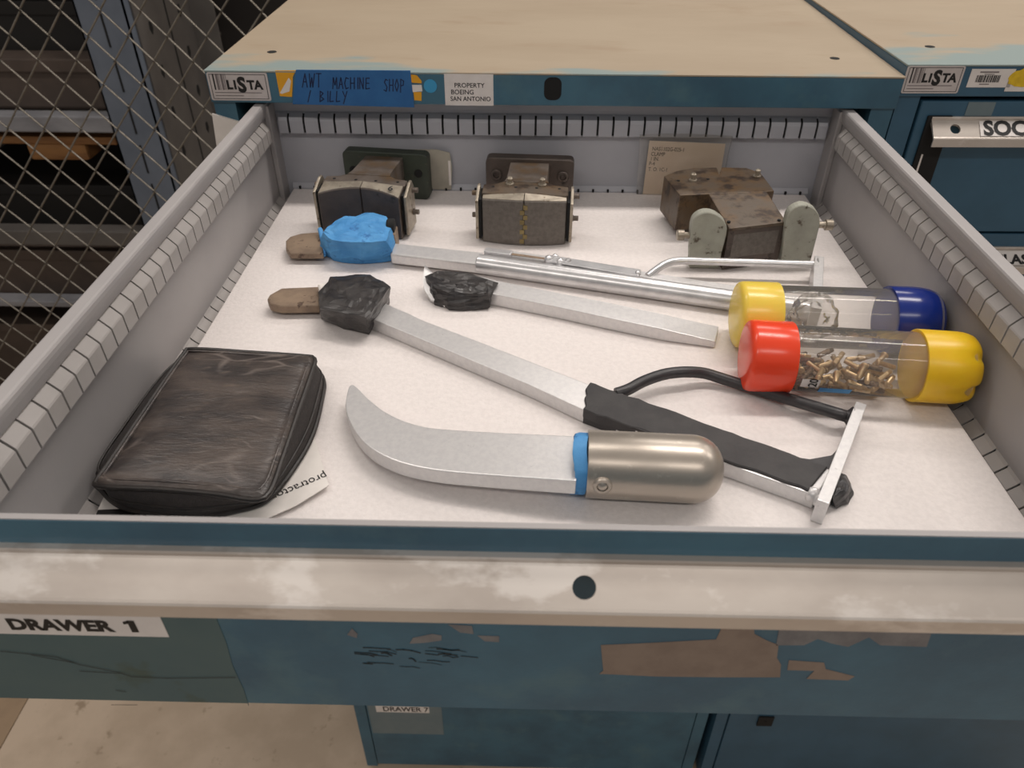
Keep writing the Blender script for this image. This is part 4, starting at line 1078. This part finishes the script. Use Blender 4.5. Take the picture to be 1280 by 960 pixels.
b.build('packet_sheet', mat('cream_paper', srgb(178, 172, 158), srgb(166, 160, 148), 40, 0.7), pk)
MB().box(aty(560, 210, 0.603).x, aty(563, 210, 0.603).x, 0.6063, 0.6071, 0.007, 0.036).build('packet_fold', M['paper'], pk)

# ================================================================== CHAIN-LINK FENCE
fence = thing('chain_link_fence', 'galvanised chain-link fence standing behind the cabinets', 'fence', (-0.9095, 1.33, FZ))
FHh, FV = 0.0768, 0.0905
NXN, NZN = -0.9095 - 0.0060, 0.0385
zig = []
hh = FHh / 2; nrow = int(2.1 / (FV / 2))
base_row = -int((NZN - FZ) / (FV / 2))
wm = MB(); path = []
for r in range(nrow):
    s = r % 2
    x = hh * (1 if s else 0); z = r * FV / 2
    # hooked bend where neighbouring wires interlock
    ex = 0.0022 * (1 if s else -1)
    path += [Vector((x - ex * 1.3, 0.0006, z - 0.004)), Vector((x + ex, -0.0026 if s else 0.0026, z)), Vector((x - ex * 1.3, -0.0006, z + 0.004))]
wm.tube(path, 0.00185, 6)
wme = bpy.data.meshes.new('wire'); bmesh.ops.recalc_face_normals(wm.bm, faces=wm.bm.faces[:]); wm.bm.to_mesh(wme); wm.bm.free(); wme.materials.append(M['wire'])
for j in range(-18, 18):
    o = bpy.data.objects.new('wire', wme); col.objects.link(o); o.parent = fence
    o.location = (NXN + j * hh + 0.9095, 0, NZN + (base_row + (1 if (j + base_row) % 2 else 0)) * FV / 2 - FZ)

# ================================================================== RACK BEHIND THE FENCE
rack = thing('storage_rack', 'blue-grey steel storage rack with slotted upright behind the fence', 'rack', (-1.03, 1.7, FZ))
RY = 1.70
u_ = MB().box(-1.092, -0.974, RY, RY + 0.004, FZ, 0.5).box(-0.978, -0.974, RY, RY + 0.16, FZ, 0.5).box(-1.092, -1.088, RY, RY + 0.16, FZ, 0.5)
up1 = u_.build('upright', M['rackblue'], rack)
u2 = MB().box(-0.973, -0.969, RY + 0.03, RY + 0.36, FZ, 0.5).box(-0.973, -0.90, RY + 0.36, RY + 0.364, FZ, 0.5)
up2 = u2.build('upright', M['rackgrey'], rack)
z = -0.75
while z < 0.35:
    MB().box(-1.036, -1.031, RY - 0.001, RY + 0.001, z, z + 0.075).build('slot', M['black'], up1)
    for yy in (RY + 0.10, RY + 0.29):
        MB().extr([(yy - 0.010, z + 0.02), (yy, z + 0.006), (yy + 0.010, z + 0.02), (yy + 0.006, z + 0.038), (yy - 0.006, z + 0.038)], 'x', -0.9692, -0.9680).build('slot', M['black'], up2)
    z += 0.105
MB().box(-0.9695, -0.9680, RY + 0.205, RY + 0.212, FZ, 0.5).build('seam', M['black'], up2)
def beam(z0, z1, m, n='beam'): return MB().box(-2.6, -1.094, RY + 0.002, RY + 0.05, z0, z1).bevel(0.004, 2).build(n, m, rack)
beam(-0.330, -0.288, M['beam'])
beam(-0.655, -0.610, M['rackgrey'])
beam(-0.862, -0.842, M['beam'])
beam(0.22, 0.28, M['rackblue'])
MB().box(-2.6, -1.1, RY + 0.02, 2.6, 0.28, 0.29).build('shelf', M['rackgrey'], rack)  # unseen upper deck, added to shade the rack below it
MB().box(-2.6, -1.1, RY + 0.06, 2.6, -0.30, -0.29).build('shelf', M['rackgrey'], rack)
MB().box(-2.6, -1.1, RY + 0.06, 2.6, -0.875, -0.865).build('shelf', M['rackgrey'], rack)
MB().box(-2.6, -0.4, 2.62, 2.63, FZ, 0.5).build('dark_backdrop', M['wallgrey'], rack)  # dark sheet added so the depth behind the rack stays dark
MB().box(-0.9, -0.3, RY + 0.2, 2.6, 0.28, 0.29).build('shelf', M['rackgrey'], rack)  # unseen deck, added to shade the space right of the upright
pal = thing('wooden_pallet', 'worn wooden pallet on the rack shelf below the pale beam', 'pallet', (-1.5, 1.8, -0.50))
MB().box(-2.5, -1.11, RY + 0.03, RY + 0.13, -0.372, -0.352).bevel(0.003, 1).build('board', M['wood'], pal)
MB().box(-2.5, -1.11, RY + 0.16, RY + 0.26, -0.372, -0.352).build('board', M['wood'], pal)
MB().box(-1.36, -1.20, RY + 0.035, RY + 0.12, -0.418, -0.372).bevel(0.01, 2).build('block', M['wood'], pal)
MB().box(-2.4, -1.9, RY + 0.035, RY + 0.12, -0.418, -0.372).build('block', M['wood'], pal)
def crate(label, m, x0, x1, y0, y1, z0, z1, cat='box', name='storage_box'):
    C = thing(name, label, cat, ((x0 + x1) / 2, (y0 + y1) / 2, z0))
    MB().box(x0, x1, y0, y1, z0, z1).bevel(0.008, 2).build('body', m, C)
    MB().box(x0 - 0.006, x1 + 0.006, y0 - 0.006, y1 + 0.006, z1 - 0.03, z1 + 0.004).bevel(0.004, 2).build('lid', m, C)
    return C
crate('black bin on the rack shelf above the pale beam', M['darkbox'], -1.75, -1.12, RY + 0.14, 2.5, -0.2885, -0.05)
crate('low dim brown carton in front of the bin on the upper rack shelf', M['brownbox'], -1.80, -1.12, RY + 0.055, RY + 0.125, -0.2885, -0.165)
crate('black bin on the rack shelf under the wooden pallet', M['darkbox'], -1.75, -1.12, RY + 0.20, 2.5, -0.863, -0.56)
crate('dim brown box on the floor below the rack shelf', M['brownbox'], -2.0, -1.15, RY + 0.10, 2.4, FZ + 0.001, -0.99)
crate('long dim brown carton in front of the lower rack bin', M['brownbox'], -1.85, -1.12, RY + 0.055, RY + 0.185, -0.863, -0.70)
tri = thing('orange_plank', 'short orange-brown plank end leaning in the rack', 'plank', (-1.16, 1.66, -0.86))
MB().box(-1.20, -1.13, 1.655, 1.695, -0.84, -0.69).bevel(0.004, 1).build('board', M['wood'], tri)
